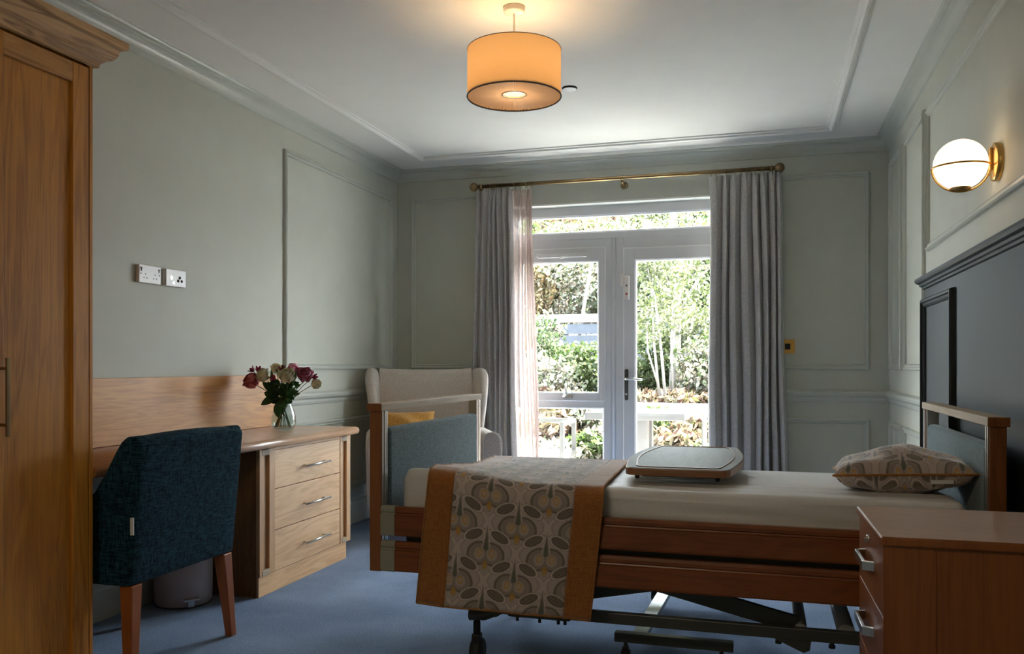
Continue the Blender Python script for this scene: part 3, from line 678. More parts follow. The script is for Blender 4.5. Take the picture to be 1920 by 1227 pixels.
# ================================================================== DESK CHAIR
ch = thing('desk_chair', 'dark teal upholstered chair with sloping arms tucked under desk', 'chair', (-2.33, 2.71, 0))
def xo(z): return -2.102 + (z - .35) * .098   # outer back surface lean
mb = MB()
nb = 14; P = []
for k in range(nb + 1):
    y = 2.412 + (3.004 - 2.412) * k / nb; q = (k / nb - .5) * 2
    zt = .868 + .010 * (1 - q * q); bul = .006 * (1 - q ** 4); yy = y
    ring = []
    for s in np.linspace(0, 1, 9): z = .352 + (zt - .03 - .352) * s; ring.append((xo(z) + bul * math.sin(PI * s), yy, z))
    for a in np.linspace(.3, PI - .3, 6): ring.append((xo(zt) - .045 + .045 * math.cos(a), yy, zt - .03 + .03 * math.sin(a)))
    for s in np.linspace(1, 0, 9): z = .352 + (zt - .03 - .352) * s; ring.append((xo(z) - .092, yy, z))
    ring.append(ring[0]); P.append(ring)
mb.grid(P); mb.add(P[0][:-1], [tuple(range(len(P[0]) - 1))]); mb.add(P[-1][:-1], [tuple(range(len(P[0]) - 1))])
build('backrest', mb, 'teal', ch, .012, 3)
sp = [(-2.118, .352), (-2.068, .80), (-2.064, .858), (-2.075, .874), (-2.11, .872), (-2.135, .852), (-2.16, .815), (-2.20, .745), (-2.25, .672), (-2.31, .634), (-2.42, .620), (-2.58, .612), (-2.60, .600), (-2.605, .352)]
for ya, yb in ((2.405, 2.470), (2.946, 3.010)):
    sd = build('arm', MB().prism(sp, 'y', ya, yb), 'teal', ch, .014, 3)
build('seat', B(-2.60, 2.472, .352, -2.19, 2.944, .475), 'teal', ch, .025, 4)
build('fabric_tag', MB().box(-2.088, 2.398, .535, -2.076, 2.4035, .595), 'tag', ch)
for (tx, ty, bx, by) in ((-2.125, 2.445, -2.100, 2.415), (-2.125, 2.965, -2.118, 3.012), (-2.57, 2.445, -2.59, 2.42), (-2.57, 2.965, -2.59, 3.00)):
    h, l = .026, .016
    build('leg', MB().hexa([(bx - l, by - l, 0), (bx + l, by - l, 0), (bx + l, by + l, 0), (bx - l, by + l, 0)], [(tx - h, ty - h, .351), (tx + h, ty - h, .351), (tx + h, ty + h, .351), (tx - h, ty + h, .351)]), 'leg', ch, .003)

# ================================================================== VASE + FLOWERS
VX, VY, VZ = -2.545, 4.10, .7605
vs_ = thing('glass_vase', 'clear glass vase of water standing on the desk', 'vase', (VX, VY, VZ))
out = [(.0001, 0), (.040, 0), (.055, .004), (.064, .020), (.068, .045), (.066, .075), (.058, .105), (.047, .135), (.043, .150), (.048, .165)]
inn = [(r - .003, max(h, .006)) for r, h in out[::-1]]; inn[-1] = (.0001, .006); inn[-2] = (.036, .006)
build('vase_body', MB().lathe(out + inn, (VX, VY, VZ), 40), 'vase', vs_)
build('water', MB().lathe([(.0001, .0065), (.036, .0065), (.0515, .010), (.0605, .022), (.0643, .045), (.0625, .073), (.0600, .085), (.0001, .085)], (VX, VY, VZ), 40), 'water', vs_)
def petal_patch(mb, base, dirv, up, L, Wd, curl, cup):
    """cupped petal: base point, horizontal dir, up, length, width"""
    side = dirv.cross(up).normalized(); P = []
    for i in range(5):
        t = i / 4; row = []
        for j in range(5):
            s = (j / 4 - .5) * 2
            wv = Wd * math.sin(PI * (.18 + .72 * t)) ** .7 * s
            o_ = dirv * (cup * math.sin(t * PI * .6) + curl * max(0, t - .6) * 1.5 - cup * .55 * s * s * t)
            row.append(tuple(base + up * (L * t - curl * .4 * max(0, t - .7)) + side * wv + o_))
        P.append(row)
    mb.grid(P)
def rose(label, pos, up, size, m, name='rose', openf=1.0):
    size *= 1.22
    pos = Vector(pos); up = Vector(up).normalized()
    base = Vector((VX + random.uniform(-.035, .035), VY + random.uniform(-.035, .035), VZ + .012))
    neck = Vector((VX + (pos.x - VX) * .18, VY + (pos.y - VY) * .18, VZ + .155))
    base = Vector((VX - (pos.x - VX) * .4, VY - (pos.y - VY) * .4, VZ + .015))
    _d = Vector((VX - pos.x, (pos.y - VY) * .3 + random.uniform(-.03, .03), 0)).normalized() * .048
    base = Vector((VX, VY, VZ + .018)) + _d
    t = thing(name, label, 'flower', tuple(pos), group='flowers in the desk vase')
    pts = [base, neck, neck.lerp(pos, .5) + Vector((0, 0, .01)), pos - up * size * .1]
    build('stem', MB().tube(pts, .0022, 7), 'stem', t)
    mb = MB(); s_ = Vector((0, 0, 1)).cross(up)
    if s_.length < .1: s_ = Vector((1, 0, 0))
    s_.normalize(); f_ = up.cross(s_).normalized()
    nr = 0
    for ring, (cnt, rr, L, wd, curl) in enumerate(((3, .10, .95, .30, 0), (4, .22, 1.0, .38, .05), (5, .34, .95, .46, .18 * openf), (6, .42, .82, .52, .42 * openf))):
        for k in range(cnt):
            a = 2 * PI * k / cnt + ring * .7 + random.uniform(-.15, .15)
            d = s_ * math.cos(a) + f_ * math.sin(a)
            petal_patch(mb, pos + d * size * rr * .35, d, up, size * L, size * wd, size * curl, size * rr * .75)
    build('petals', mb, m, t, fixn=False)
    mb = MB()
    for k in range(5):
        a = 2 * PI * k / 5; d = s_ * math.cos(a) + f_ * math.sin(a)
        petal_patch(mb, pos - up * size * .04, d, up * .6 + d * .5, size * .6, size * .12, 0, size * .25)
    build('sepals', mb, 'vase_leaf', t, fixn=False)
    return t
def T(px, py, y):  # aim point from measured direction
    u = (px - 960) / 1581; s, c = math.sin(R(16.68)), math.cos(R(16.68)); k = y / (c + u * s)
    return ((-s + u * c) * k, y, 1.12 + (685 - py) / 1581 * k)
rose('coral rose drooping at the left of the bouquet', T(481, 722, 4.02), (-.35, -.5, .45), .060, 'p_coral')
rose('cream rose second from left in the bouquet', T(500, 712, 4.03), (-.2, -.5, .6), .052, 'p_cream')
rose('open cream rose at the centre front of bouquet', T(541, 715, 3.99), (.1, -.5, .6), .058, 'p_cream')
rose('pink rose at the right of the bouquet', T(572, 712, 4.03), (.3, -.5, .55), .056, 'p_pink')
rose('small cream rosebud lowest at the right side', T(587, 722, 4.05), (.85, -.2, .2), .040, 'p_cream', openf=.2)
rose('cream rose at the back top of the bouquet', T(519, 700, 4.14), (-.1, .1, .9), .045, 'p_cream')
rose('slender pink bud at the centre top of bouquet', T(549, 702, 4.10), (.05, 0, 1), .050, 'p_pink', openf=0)
def lily(label, pos, up, size):
    pos = Vector(pos); up = Vector(up).normalized()
    t = thing('alstroemeria', label, 'flower', tuple(pos), group='flowers in the desk vase')
    neck = Vector((VX + (pos.x - VX) * .18, VY + (pos.y - VY) * .18, VZ + .155)); base = Vector((VX - (pos.x - VX) * .25, VY - (pos.y - VY) * .25, VZ + .015))
    build('stem', MB().tube([base, neck, neck.lerp(pos, .6) + Vector((0, 0, .008)), pos], .0018, 6), 'stem', t)
    mb = MB(); s_ = Vector((0, 0, 1)).cross(up); s_ = s_.normalized() if s_.length > .1 else Vector((1, 0, 0)); f_ = up.cross(s_)
    for k in range(6):
        a = 2 * PI * k / 6; d = s_ * math.cos(a) + f_ * math.sin(a)
        petal_patch(mb, pos + d * .003, d, (up * .75 + d * .35).normalized(), size, size * .28, size * .2, size * .18)
    build('petals', mb, 'p_red', t, fixn=False)
lily('crimson blossom topmost at the left of the bouquet', T(476, 697, 4.04), (-.6, -.3, .6), .030)
lily('crimson blossom just right of the topmost left one', T(484, 698, 4.05), (.4, -.4, .7), .030)
lily('crimson blossom at the top centre of the bouquet', T(531, 697, 4.07), (-.1, -.4, .8), .034)
lily('crimson blossom low between the two cream roses', T(516, 712, 4.01), (-.2, -.7, .4), .028)
lily('dark crimson bud above the pink rose', T(561, 697, 4.08), (.1, 0, 1), .026)
lily('dark crimson bud at the far right above the rosebud', T(586, 708, 4.04), (.9, -.1, .1), .026)
def leaf_blade(mb, a, b_, w, bend=.0):
    a, b_ = Vector(a), Vector(b_); t = b_ - a; L = t.length; t.normalize(); sd = t.cross(Vector((.3, -1, .2))).normalized(); nn = sd.cross(t).normalized(); P = []
    for i in range(7):
        s = i / 6; ww = w * math.sin(PI * min(1, .08 + s * .92)) ** .8
        c = a + t * L * s + nn * bend * math.sin(PI * s)
        P.append([tuple(c - sd * ww + nn * ww * .35), tuple(c), tuple(c + sd * ww + nn * ww * .35)])
    mb.grid(P)
gr = thing('greenery_spray', 'dark green leaves filling out the vase bouquet', 'foliage', (VX, VY, VZ + .1))
build('stem', MB().tube([(VX + .03, VY, VZ + .02), (VX, VY, VZ + .14), (VX - .03, VY - .03, VZ + .22)], .002, 6).tube([(VX - .035, VY, VZ + .02), (VX, VY, VZ + .14), (VX + .05, VY - .02, VZ + .24)], .002, 6).tube([(VX, VY - .035, VZ + .02), (VX, VY, VZ + .14), (VX, VY - .03, VZ + .26)], .002, 6).tube([(VX - .02, VY - .03, VZ + .02), (VX + .01, VY, VZ + .14), (VX + .09, VY, VZ + .2)], .002, 6), 'stem', gr)
big = [((-.03, -.02, .19), (-.055, -.04, .335), .016), ((.015, -.02, .22), (.012, -.02, .365), .014), ((.03, -.02, .2), (.075, -.01, .345), .016), ((-.01, -.04, .19), (-.10, -.07, .14), .022), ((-.02, -.04, .18), (-.085, -.06, .21), .022),
       ((.02, -.04, .18), (.11, -.03, .22), .020), ((0, -.05, .17), (.06, -.07, .13), .024), ((0, -.05, .16), (.01, -.07, .07), .024), ((-.03, -.04, .2), (-.11, -.04, .27), .016), ((.04, -.02, .24), (.10, -.02, .33), .018), ((.0, -.05, .2), (-.03, -.08, .26), .02), ((.03, -.05, .19), (.04, -.08, .26), .022)]
for a, b_, w in big:
    mb = MB(); leaf_blade(mb, (VX + a[0], VY + a[1], VZ + a[2]), (VX + b_[0], VY + b_[1], VZ + b_[2]), w, .008); build('leaf', mb, 'vase_leaf', gr, fixn=False)
mb = MB()
for k in range(150):
    a = random.uniform(0, 2 * PI); r = random.uniform(.0, .07) ** 1; z = random.uniform(.15, .27)
    rr = r * (1 if z > .18 else .6); p = Vector((VX + rr * math.cos(a), VY + rr * math.sin(a) - .01, VZ + z))
    d = Vector((math.cos(a), math.sin(a), random.uniform(-.6, .8))).normalized() * random.uniform(.02, .038)
    leaf_blade(mb, p, p + d, random.uniform(.007, .012), .003)
tag(build('small_leaves', mb, 'vase_leaf', gr, fixn=False), kind='stuff')

# ================================================================== WING ARMCHAIR
ac = thing('wing_armchair', 'beige wingback armchair in the corner behind the bed foot', 'armchair', (-2.215, 5.42, 0), R(27))
def rbox(name, x0, y0, z0, x1, y1, z1, bev, m='beige', parent=ac, seg=4):
    return build(name, B(x0, y0, z0, x1, y1, z1), m, parent, bev, seg, world=False)
# local: front = -y
P = []
for k in range(13):
    u = k / 12; x = -.335 + .67 * u; q = 2 * u - 1; ring = []
    zt = 1.095 + .012 * abs(q) ** 3 - .006
    yb0, yt0 = .205, .345
    fy = lambda z: yb0 + (yt0 - yb0) * (z - .40) / .70
    for s in np.linspace(0, 1, 8): z = .40 + (zt - .04 - .40) * s; ring.append((x, fy(z) - .02 * (1 - q * q) * math.sin(PI * s), z))
    for a in np.linspace(PI - .3, .3, 6): ring.append((x, fy(zt) + .05 + .05 * math.cos(a), zt - .04 + .04 * math.sin(a)))
    for s in np.linspace(1, 0, 5): z = .30 + (zt - .04 - .30) * s; ring.append((x, fy(z) + .10, z))
    ring.append(ring[0]); P.append(ring)
build('backrest', MB().grid(P), 'beige', ac, world=False)
for s in (-1, 1):
    P = []
    # wing: swept sheet from the back edge forward, flaring outward towards the top
    for i in range(9):
        f = i / 8; ring = []
        z = .56 + (1.105 - .56) * f
        dep = .13 + .12 * math.sin(PI * min(1, .15 + f * .75)) + .02 * f
        yb_ = .215 + .14 * (z - .40) / .70 + .09
        xi = .325 + .0 * f; xo_ = .345 + .075 * f
        rr = 1 if f < .93 else (.80 if f < .99 else .55)
        pts = [(xi, yb_), (xi + .005, yb_ - .09), (xi + .018 + .030 * f, yb_ - dep), (xi + .028 + .038 * f, yb_ - dep - .022), (xo_ + .028 + .0 * f, yb_ - dep - .018), (xo_ + .040, yb_ - dep + .015), (xo_ + .025, yb_ - .09), (xo_ + .01, yb_ + .02), (xi + .02, yb_ + .03)]
        cx_ = sum(p[0] for p in pts) / len(pts); cy_ = sum(p[1] for p in pts) / len(pts)
        for x, y in pts + [pts[0]]: ring.append((s * (cx_ + (x - cx_) * rr), cy_ + (y - cy_) * (1 if rr == 1 else .93), z))
        P.append(ring)
    mb = MB().grid(P); mb.add(P[-1][:-1], [tuple(range(len(P[-1]) - 1))], True); mb.add(P[0][:-1], [tuple(range(len(P[0]) - 1))])
    build('wing', mb, 'beige', ac, world=False, subsurf=2)
    ap = [(s * .315, .20), (s * .315, .60)] + [(s * (.375 - .062 * math.cos(a)), .615 + .062 * math.sin(a)) for a in np.linspace(.1, PI - .1, 9)] + [(s * .437, .58), (s * .425, .20)]
    arm = build('arm', MB().prism(ap, 'y', -.36, .24, True), 'beige', ac, .012, 3, world=False)
    for yy in (-.362,):
        pts = [(x, yy, z) for x, z in ap]
        build('piping', MB().tube(pts, .005, 8), 'beige', arm, world=False)
rbox('seat_base', -.315, -.33, .20, .315, .30, .36, .02)
rbox('seat_cushion', -.312, -.35, .362, .312, .21, .485, .035)
for x, y in ((-.36, -.31), (.36, -.31), (-.33, .27), (.33, .27)):
    build('leg', MB().hexa([(x - .014, y - .014, 0), (x + .014, y - .014, 0), (x + .014, y + .014, 0), (x - .014, y + .014, 0)], [(x - .022, y - .022, .199), (x + .022, y - .022, .199), (x + .022, y + .022, .199), (x - .022, y + .022, .199)]), 'leg', ac, .003, world=False)
def cushion_mesh(w, h, th, n=22, corner=.10, uvs=1.0, wr=0):
    mb = MB()
    for side in (1, -1):
        P, UV = [], []
        for i in range(n + 1):
            row, ur = [], []
            for j in range(n + 1):
                u, v = 2 * i / n - 1, 2 * j / n - 1
                px = u * (1 - .07 * (1 - v * v) * 1) ; py = v * (1 - .07 * (1 - u * u))
                prof = ((1 - u * u) * (1 - v * v)) ** .36
                z = side * th / 2 * prof + wr * th * math.sin(5 * u + 3 * v * side) * math.sin(4 * v) * prof * .12
                row.append((px * w / 2, py * h / 2, z)); ur.append(((u * w / 2 + 1.03) * uvs, (v * h / 2 + side * .03 + 1.0) * uvs))
            P.append(row); UV.append(ur)
        mb.grid(P, uv=UV, flip=(side < 0))
    return mb
def edge_loop(w, h, n=16):
    e = []
    for k in range(4):
        for i in range(n):
            t = 2 * i / n - 1
            u, v = [(t, -1), (1, t), (-t, 1), (-1, -t)][k]
            e.append((u * (1 - .07 * (1 - v * v)) * w / 2, v * (1 - .07 * (1 - u * u)) * h / 2, 0))
    return e + [e[0]]
mc = thing('mustard_cushion', 'plain mustard cushion propped on the beige wingback armchair', 'cushion', (-2.36, 5.31, .655))
o = build('cushion_cover', cushion_mesh(.42, .33, .13, wr=1), 'mustard', mc, world=False, fixn=False)
mc.rotation_euler = Euler((R(62), R(0), R(24)), 'XYZ')

# ================================================================== BED
bed = thing('profiling_bed', 'adjustable care bed with cherry side rails and teal padded ends', 'bed', (-.35, 3.4, 0))
def bedend(x_in, x_out, y0_, y1_, zt, zpad, inward):
    """x_in/x_out: post extents; inward = +1 if the room side of pad faces +x"""
    xa, xb = min(x_in, x_out), max(x_in, x_out)
    e = build('end_board', B(xa + .012, y0_ + .046, .38, xb - .01, y1_ - .046, .50), 'cherry_z', bed)
    build('post', B(xa, y0_, .36, xb, y0_ + .045, zt - .028), 'cherry_z', e, .003)
    build('post', B(xa, y1_ - .045, .36, xb, y1_, zt - .028), 'cherry_z', e, .003)
    r = build('top_rail', B(xa - .006, y0_ - .006, zt - .028, xb + .006, y1_ + .006, zt), 'pale_y', e, .003)
    build('rail_end_cap', B(xa - .0065, y0_ - .009, zt - .0285, xb + .0065, y0_ - .006, zt + .0005), 'cherry_z', e, .001)
    xs = xb if inward > 0 else xa
    for ya in (y0_ + .0455, y1_ - .0575):
        build('track_strip', B(xa + .004, ya, .40, xb + .001, ya + .012, zt - .029), 'alu', e)
    for ya in (y0_ + .008, y1_ - .037, y0_ + .028, y1_ - .019):
        build('track_strip', B(xs - .001, ya, .40, xs + .003 * inward, ya + .009, zt - .029), 'alu', e)
    p = build('padded_panel', B(xa + .002, y0_ + .060, .50, xb + .008, y1_ - .060, zpad), 'pad', e, .018, 4)
bedend(-1.352, -1.398, 2.832, 3.965, .978, .885, 1)
bedend(.652, .700, 2.862, 3.965, .962, .872, -1)
def plank(z0_, z1_, y, name='side_rail'):
    h = z1_ - z0_
    prof = [(y, z0_), (y - .024, z0_), (y - .027, z0_ + .006), (y - .027, z0_ + h * .70), (y - .021, z0_ + h * .73), (y - .019, z0_ + h * .77), (y - .024, z0_ + h * .81), (y - .024, z1_ - .010), (y - .018, z1_), (y, z1_)]
    return prof
for (za, zb_) in ((.496, .602), (.366, .474)):
    for y, sg in ((2.852, 1), (3.945, -1)):
        pr_ = [(y + (q[0] - y) * sg, q[1]) for q in plank(za, zb_, y)]
        sr = build('side_rail', MB().prism(pr_, 'x', -1.294, .600), 'cherry_x', bed)
        cp = [(q[0] - sg * .0015 if abs(q[0] - y) > .001 else q[0], q[1] + (.0015 if q[1] > (za + zb_) / 2 else -.0015)) for q in pr_]
        build('rail_cap', MB().prism(cp, 'x', -1.350, -1.2945), 'cream', sr)
        build('rail_cap', MB().prism(cp, 'x', .6005, .648), 'cream', sr)
# mattress deck + mattress
build('deck_frame', MB().box(-1.28, 2.90, .44, .58, 2.93, .475).box(-1.28, 3.80, .44, .58, 3.83, .475).box(-1.28, 2.90, .475, .58, 3.84, .49), 'dsteel', bed)
def ztop(x, y):
    f = (y - 2.90) / .92
    z = .692 - .028 * f
    a = min(1, max(0, (-.75 - x) / .45)); a = a * a * (3 - 2 * a)
    z += .042 * a * max(0, 1 - f * 1.6)
    return z
mt = thing('mattress', 'mattress under a creased fitted white sheet on the bed', 'mattress', (-.35, 3.37, .49))
P = []
nx, ny = 120, 44
def sec(x, wr=True):
    ring = []
    yn, yf = 2.885, 3.835
    e = max(0, abs(x + .345) - .905) / .045; sh = .03 * (1 - math.sqrt(max(0, 1 - e * e)))
    for s in np.linspace(0, 1, 9):
        z = .492 + (ztop(x, yn) - .035 - .492) * s
        w = .0065 * math.sin(38 * z * 3 + 2.2 * x + 1.5 * math.sin(3 * x)) * (1 if x > -.55 else .3)
        ring.append((x, yn + sh - .004 * math.sin(PI * s) + w, z - 0))
    for a in np.linspace(PI * .92, PI * .55, 5): ring.append((x, yn + .04 + sh + .04 * math.cos(a), ztop(x, yn) - .035 + .035 * math.sin(a) - sh))
    for t in np.linspace(.05, .95, ny):
        y = yn + (yf - yn) * t
        w = .0042 * math.sin(60 * (y - yn) + 3 * math.sin(2.3 * x + 1) + 9 * x * .3) * math.exp(-((t - .15) / .25) ** 2) + .003 * math.sin(17 * t + 5 * x + 2 * math.sin(4 * x)) * (1 - t) + .0015 * math.sin(70 * t + 4 * x)
        ring.append((x, y, ztop(x, y) - sh + w * (1 if x > -.6 else .2)))
    for a in np.linspace(PI * .45, 0, 5): ring.append((x, yf - .04 - sh + .04 * math.cos(a), ztop(x, yf) - .035 + .035 * math.sin(a) - sh))
    ring.append((x, yf - sh, .492))
    return ring
for i in range(nx + 1):
    P.append(sec(-1.295 + 1.90 * i / nx))
mb = MB().grid(P); mb.add(P[0], [tuple(range(len(P[0])))], True); mb.add(P[-1], [tuple(range(len(P[-1])))], True)
build('fitted_sheet', mb, 'sheet', mt)

# under-frame
uf = build('base_frame', MB().box(-1.02, 2.985, .195, .66, 3.015, .235).box(-1.02, 3.725, .195, .66, 3.755, .235), 'dsteel', bed, .003)
build('cross_tube', MB().tube([(.118, 3.016, .222), (.118, 3.724, .222)], .021, 16), 'tube', bed)
build('cross_tube', MB().tube([(.262, 3.016, .225), (.262, 3.724, .225)], .029, 16), 'tube', bed)
build('cross_tube', MB().tube([(-.95, 2.95, .215), (-.95, 3.79, .215)], .022, 14), 'dsteel', bed)
for y in (3.045, 3.70):
    build('scissor_arm', MB().bar((-.42, y, .350), (.105, y, .232), .022, .058), 'dsteel', bed, .003)
    build('scissor_arm', MB().bar((-.30, y, .355), (-.92, y, .232), .022, .058), 'dsteel', bed, .003)
    build('upper_beam', B(-1.10, y - .012, .352, .56, y + .012, .405), 'dsteel', bed, .002)
build('pivot_bracket', MB().prism([(.02, .20), (.10, .165), (.125, .155), (.145, .165), (.15, .20)], 'y', 2.986, 3.014).tube([(.122, 2.978, .178), (.122, 3.02, .178)], .016, 14), 'dsteel', bed)
mb = MB()
for x in (.045, .215): mb.tube([(x, 3.0, .195), (x, 3.0, .178)], .007, 8).tube([(x, 3.0, .186), (x, 3.0, .176)], .011, 8)
build('frame_bolt', mb, 'black', bed)
build('control_box', MB().box(-.905, 2.965, .195, -.672, 3.035, .242), 'dsteel', bed, .004)
mb = MB()
for x in (-.875, -.79, -.72, -.695): mb.tube([(x, 2.99, .195), (x, 2.99, .176)], .006, 8)
build('box_screw', mb, 'black', bed)
def bcastor(x, y, hx):
    c = build('castor', MB().tube([(x, y, .162), (x, y, .110)], .014, 12).box(x - .016, y - .020, .028, x + .016, y + .020, .115), 'black', bed, .006)
    build('wheel', MB().lathe([(.0001, -.021), (.040, -.021), (.046, -.016), (.046, .016), (.040, .021), (.0001, .021)], (x + .0, y + .01, .047), 24, 'x'), 'black', c)
for (x, y) in ((-1.035, 2.995), (-1.035, 3.75), (.60, 3.00), (.60, 3.74)):
    if x < 0:
        build('castor_arm', MB().tube([(x - .028, y, .182), (x + .03, y, .186), (x + .10, y, .215), (x + .17, y, .225)], [.022, .022, .020, .020], 16), 'dsteel', bed)
    bcastor(x, y, 0)
build('power_cable', MB().tube([(.13, 3.55, .30), (.17, 3.58, .27), (.24, 3.60, .285), (.33, 3.60, .27)], .004, 6).tube([(.13, 3.55, .29), (.20, 3.56, .22), (.26, 3.57, .235), (.33, 3.55, .24)], .004, 6), 'black', bed)

# throw over the bed foot
th = thing('bed_runner', 'patterned bed runner with ochre velvet borders over the bed foot', 'bed runner', (-.87, 3.3, .70))
def pathpts():
    pts = []
    for z in np.linspace(.262, .655, 26): pts.append((2.803 - .010 * (z - .262) / .393 + .008, z, 0))
    for a in np.linspace(PI, PI / 2, 8)[1:]: pts.append((2.852 + .048 * math.cos(a), .655 + .052 * math.sin(a), 0))
    for y in np.linspace(2.87, 3.82, 44): pts.append((y, None, 0))
    for a in np.linspace(PI / 2, 0, 6)[1:]: pts.append((3.82 + .035 * math.cos(a), .640 + .035 * math.sin(a), 1))
    return pts
pp = pathpts()
def sh_x(y, z, i, edge):
    H = {'l0': (-1.203, -1.152, -1.240), 'l1': (-1.092, -1.056, -1.142), 'r0': (-.663, -.620, -.676), 'r1': (-.567, -.521, -.594)}[edge]
    if i < 26: t = i / 25; return H[0] * (1 - t) + H[1] * t
    t = (y - 2.80) / 1.02; t = min(max(t, 0), 1); return H[1] * (1 - t) + H[2] * t
def cloth_strip(e0, e1, n, lift=0, uvx=0, curl=0):
    P, UV = [], []; L = 0; prev = None
    for i, (y, z, _) in enumerate(pp):
        row, ur = [], []
        zz0 = z if z is not None else None
        a, b_ = sh_x(y, z, i, e0), sh_x(y, z, i, e1)
        for k in range(n + 1):
            x = a + (b_ - a) * k / n
            yy = y; hang = i < 26
            if hang:
                hz = 1 - i / 25
                wv = .006 * math.sin(9 * x + 1.2) * hz + .004 * math.sin(23 * x + 4 * hz) * hz
                yy = y + wv - lift; zz = z + (.72 - .655) * 0
                raise_ = ztop(x, 2.9) - .692
                zz = z + raise_ * (i / 25) + (1 - i / 25) * (-.010 * (x + 1.2) / .65)
            elif z is None:
                w = .004 * math.sin(30 * (y - 2.8) + 7 * x) * math.sin(3.3 * x + 5 * y) + .002 * math.sin(55 * y + 9 * x)
                zz = ztop(x, y) + .013 + abs(w) + lift * 1
            elif y < 3:
                yy = y - lift; zz = z + (ztop(x, 2.9) - .692) + lift * .5
            else: zz = z + .025 * 0 + .012 + lift; yy = y + .012 + lift
            row.append((x, yy, zz)); ur.append((x - (a + uvx) + 10, 0))
        P.append(row); c = row[len(row) // 2]
        if prev is not None: L += math.dist(prev, c)
        prev = c; UV.append([(q[0], L + 5.02) for q in ur])
    return P, UV
P, UV = cloth_strip('l1', 'r0', 40)
pu = [[(P[i][k][0] * 1 + 10.06 - (P[i][0][0] + 1.06), UV[i][k][1]) for k in range(len(P[i]))] for i in range(len(P))]
o = build('patterned_panel', MB().grid(P, uv=pu), 'print', th, fixn=False); q = o.modifiers.new('t', 'SOLIDIFY'); q.thickness = .004; q.offset = 1
for e0, e1 in (('l0', 'l1'), ('r0', 'r1')):
    P2, _ = cloth_strip(e0, e1, 10, .0015)
    o = build('velvet_border', MB().grid(P2), 'ochre', th, fixn=False); q = o.modifiers.new('t', 'SOLIDIFY'); q.thickness = .006; q.offset = 1
    idx = 0 if e0 == 'l0' else -1
    build('edge_piping', MB().tube([r_[idx] for r_ in P2], .0035, 6), 'piping', o)
    build('hem', MB().tube(P2[0], .0035, 6), 'piping', o)
build('hem', MB().tube(P[0], .003, 6), 'piping', th)

# patterned cushion at the head
pc = thing('patterned_cushion', 'plump patterned cushion with ochre piping at the bed head', 'cushion', (.452, 3.22, .749))
o = build('cushion_cover', cushion_mesh(.43, .43, .158, 30, uvs=1.25, wr=1), 'print', pc, world=False, fixn=False)
build('piping', MB().tube(edge_loop(.432, .432), .0042, 7), 'piping', pc, world=False)
build('cushion_tag', MB().box(.08, -.206, -.030, .145, -.190, -.017), 'tag', pc, world=False)
pc.rotation_euler = Euler((R(-3), R(-3), R(-4)), 'XYZ')

# ================================================================== OVERBED TABLE
ot = thing('overbed_table', 'wheeled overbed table with rounded wooden top spanning the bed', 'overbed table', (-.30, 3.5, 0))
def trayo(ins=0):
    x0_, x1_, ya, yb = -.487 + ins, -.115 - ins, 3.045 + ins, 3.93 - ins
    pts = []
    n_ = 14
    # near edge straight, sides bowed
    for i in range(n_ + 1):
        t = i / n_; pts.append((x1_ + .035 * math.sin(PI * t) - .02 * 0, ya + .03 + (yb - ya - .06) * t))
    pts += [(x1_ - .012, yb - .008), (x1_ - .03, yb)]
    pts += [(x0_ + .03, yb), (x0_ + .012, yb - .008)]
    for i in range(n_ + 1):
        t = 1 - i / n_; pts.append((x0_ - .035 * math.sin(PI * t), ya + .03 + (yb - ya - .06) * t))
    pts += [(x0_ + .012, ya + .008), (x0_ + .03, ya), (x1_ - .03, ya), (x1_ - .012, ya + .008)]
    return pts
ZT = .748
build('table_top', MB().prism(trayo(0), 'z', ZT - .026, ZT), 'tray_edge', ot, .003)
build('top_surface', MB().prism(trayo(.004), 'z', ZT - .001, ZT + .0012), 'tray', ot)
A_, B_ = trayo(.034), trayo(.039)
mb = MB(); n_ = len(A_)
for i in range(n_): 
    j = (i + 1) % n_
    if 30 <= i <= 36 and False: continue
    mb.add([(A_[i][0], A_[i][1], ZT + .0012), (A_[j][0], A_[j][1], ZT + .0012), (A_[j][0], A_[j][1], ZT + .0045), (A_[i][0], A_[i][1], ZT + .0045), (B_[i][0], B_[i][1], ZT + .0012), (B_[j][0], B_[j][1], ZT + .0012), (B_[j][0], B_[j][1], ZT + .0045), (B_[i][0], B_[i][1], ZT + .0045)], [(0, 1, 2, 3), (4, 5, 6, 7), (3, 2, 6, 7)])
build('rim_line', mb, 'tray_edge', ot)
build('under_plate', MB().box(-.43, 3.09, ZT - .034, -.17, 4.02, ZT - .0265).box(-.34, 3.95, ZT - .05, -.26, 4.06, ZT - .034), 'dsteel', ot, .002)
for x in (-.445, -.160):
    build('stop_foot', MB().lathe([(.0001, ZT - .042), (.006, ZT - .041), (.009, ZT - .034), (.008, ZT - .0265)], (x, 3.075, 0), 14), 'black', ot)
build('column', MB().box(-.33, 4.0, .11, -.27, 4.05, .60).box(-.322, 4.008, .60, -.278, 4.042, ZT - .034), 'alu', ot, .003)
build('floor_bar', MB().bar((-.452, 3.15, .100), (-.420, 4.06, .100), .055, .022), 'lsteel', ot, .002)
build('end_bar', MB().box(-.540, 3.135, .083, -.108, 3.172, .118), 'dsteel', ot, .003)
build('end_bar', MB().box(-.540, 4.00, .083, -.108, 4.05, .118), 'dsteel', ot, .003)
for x, y in ((-.50, 3.155), (-.15, 3.155), (-.50, 4.03), (-.15, 4.03)):
    c = build('castor', MB().tube([(x, y, .083), (x, y, .06)], .008, 10).box(x - .011, y - .012, .034, x + .011, y + .014, .066), 'black', ot, .003)
    build('wheel', MB().lathe([(.0001, -.015), (.024, -.015), (.0275, -.010), (.0275, .010), (.024, .015), (.0001, .015)], (x, y, .0285), 20, 'x'), 'black', c)

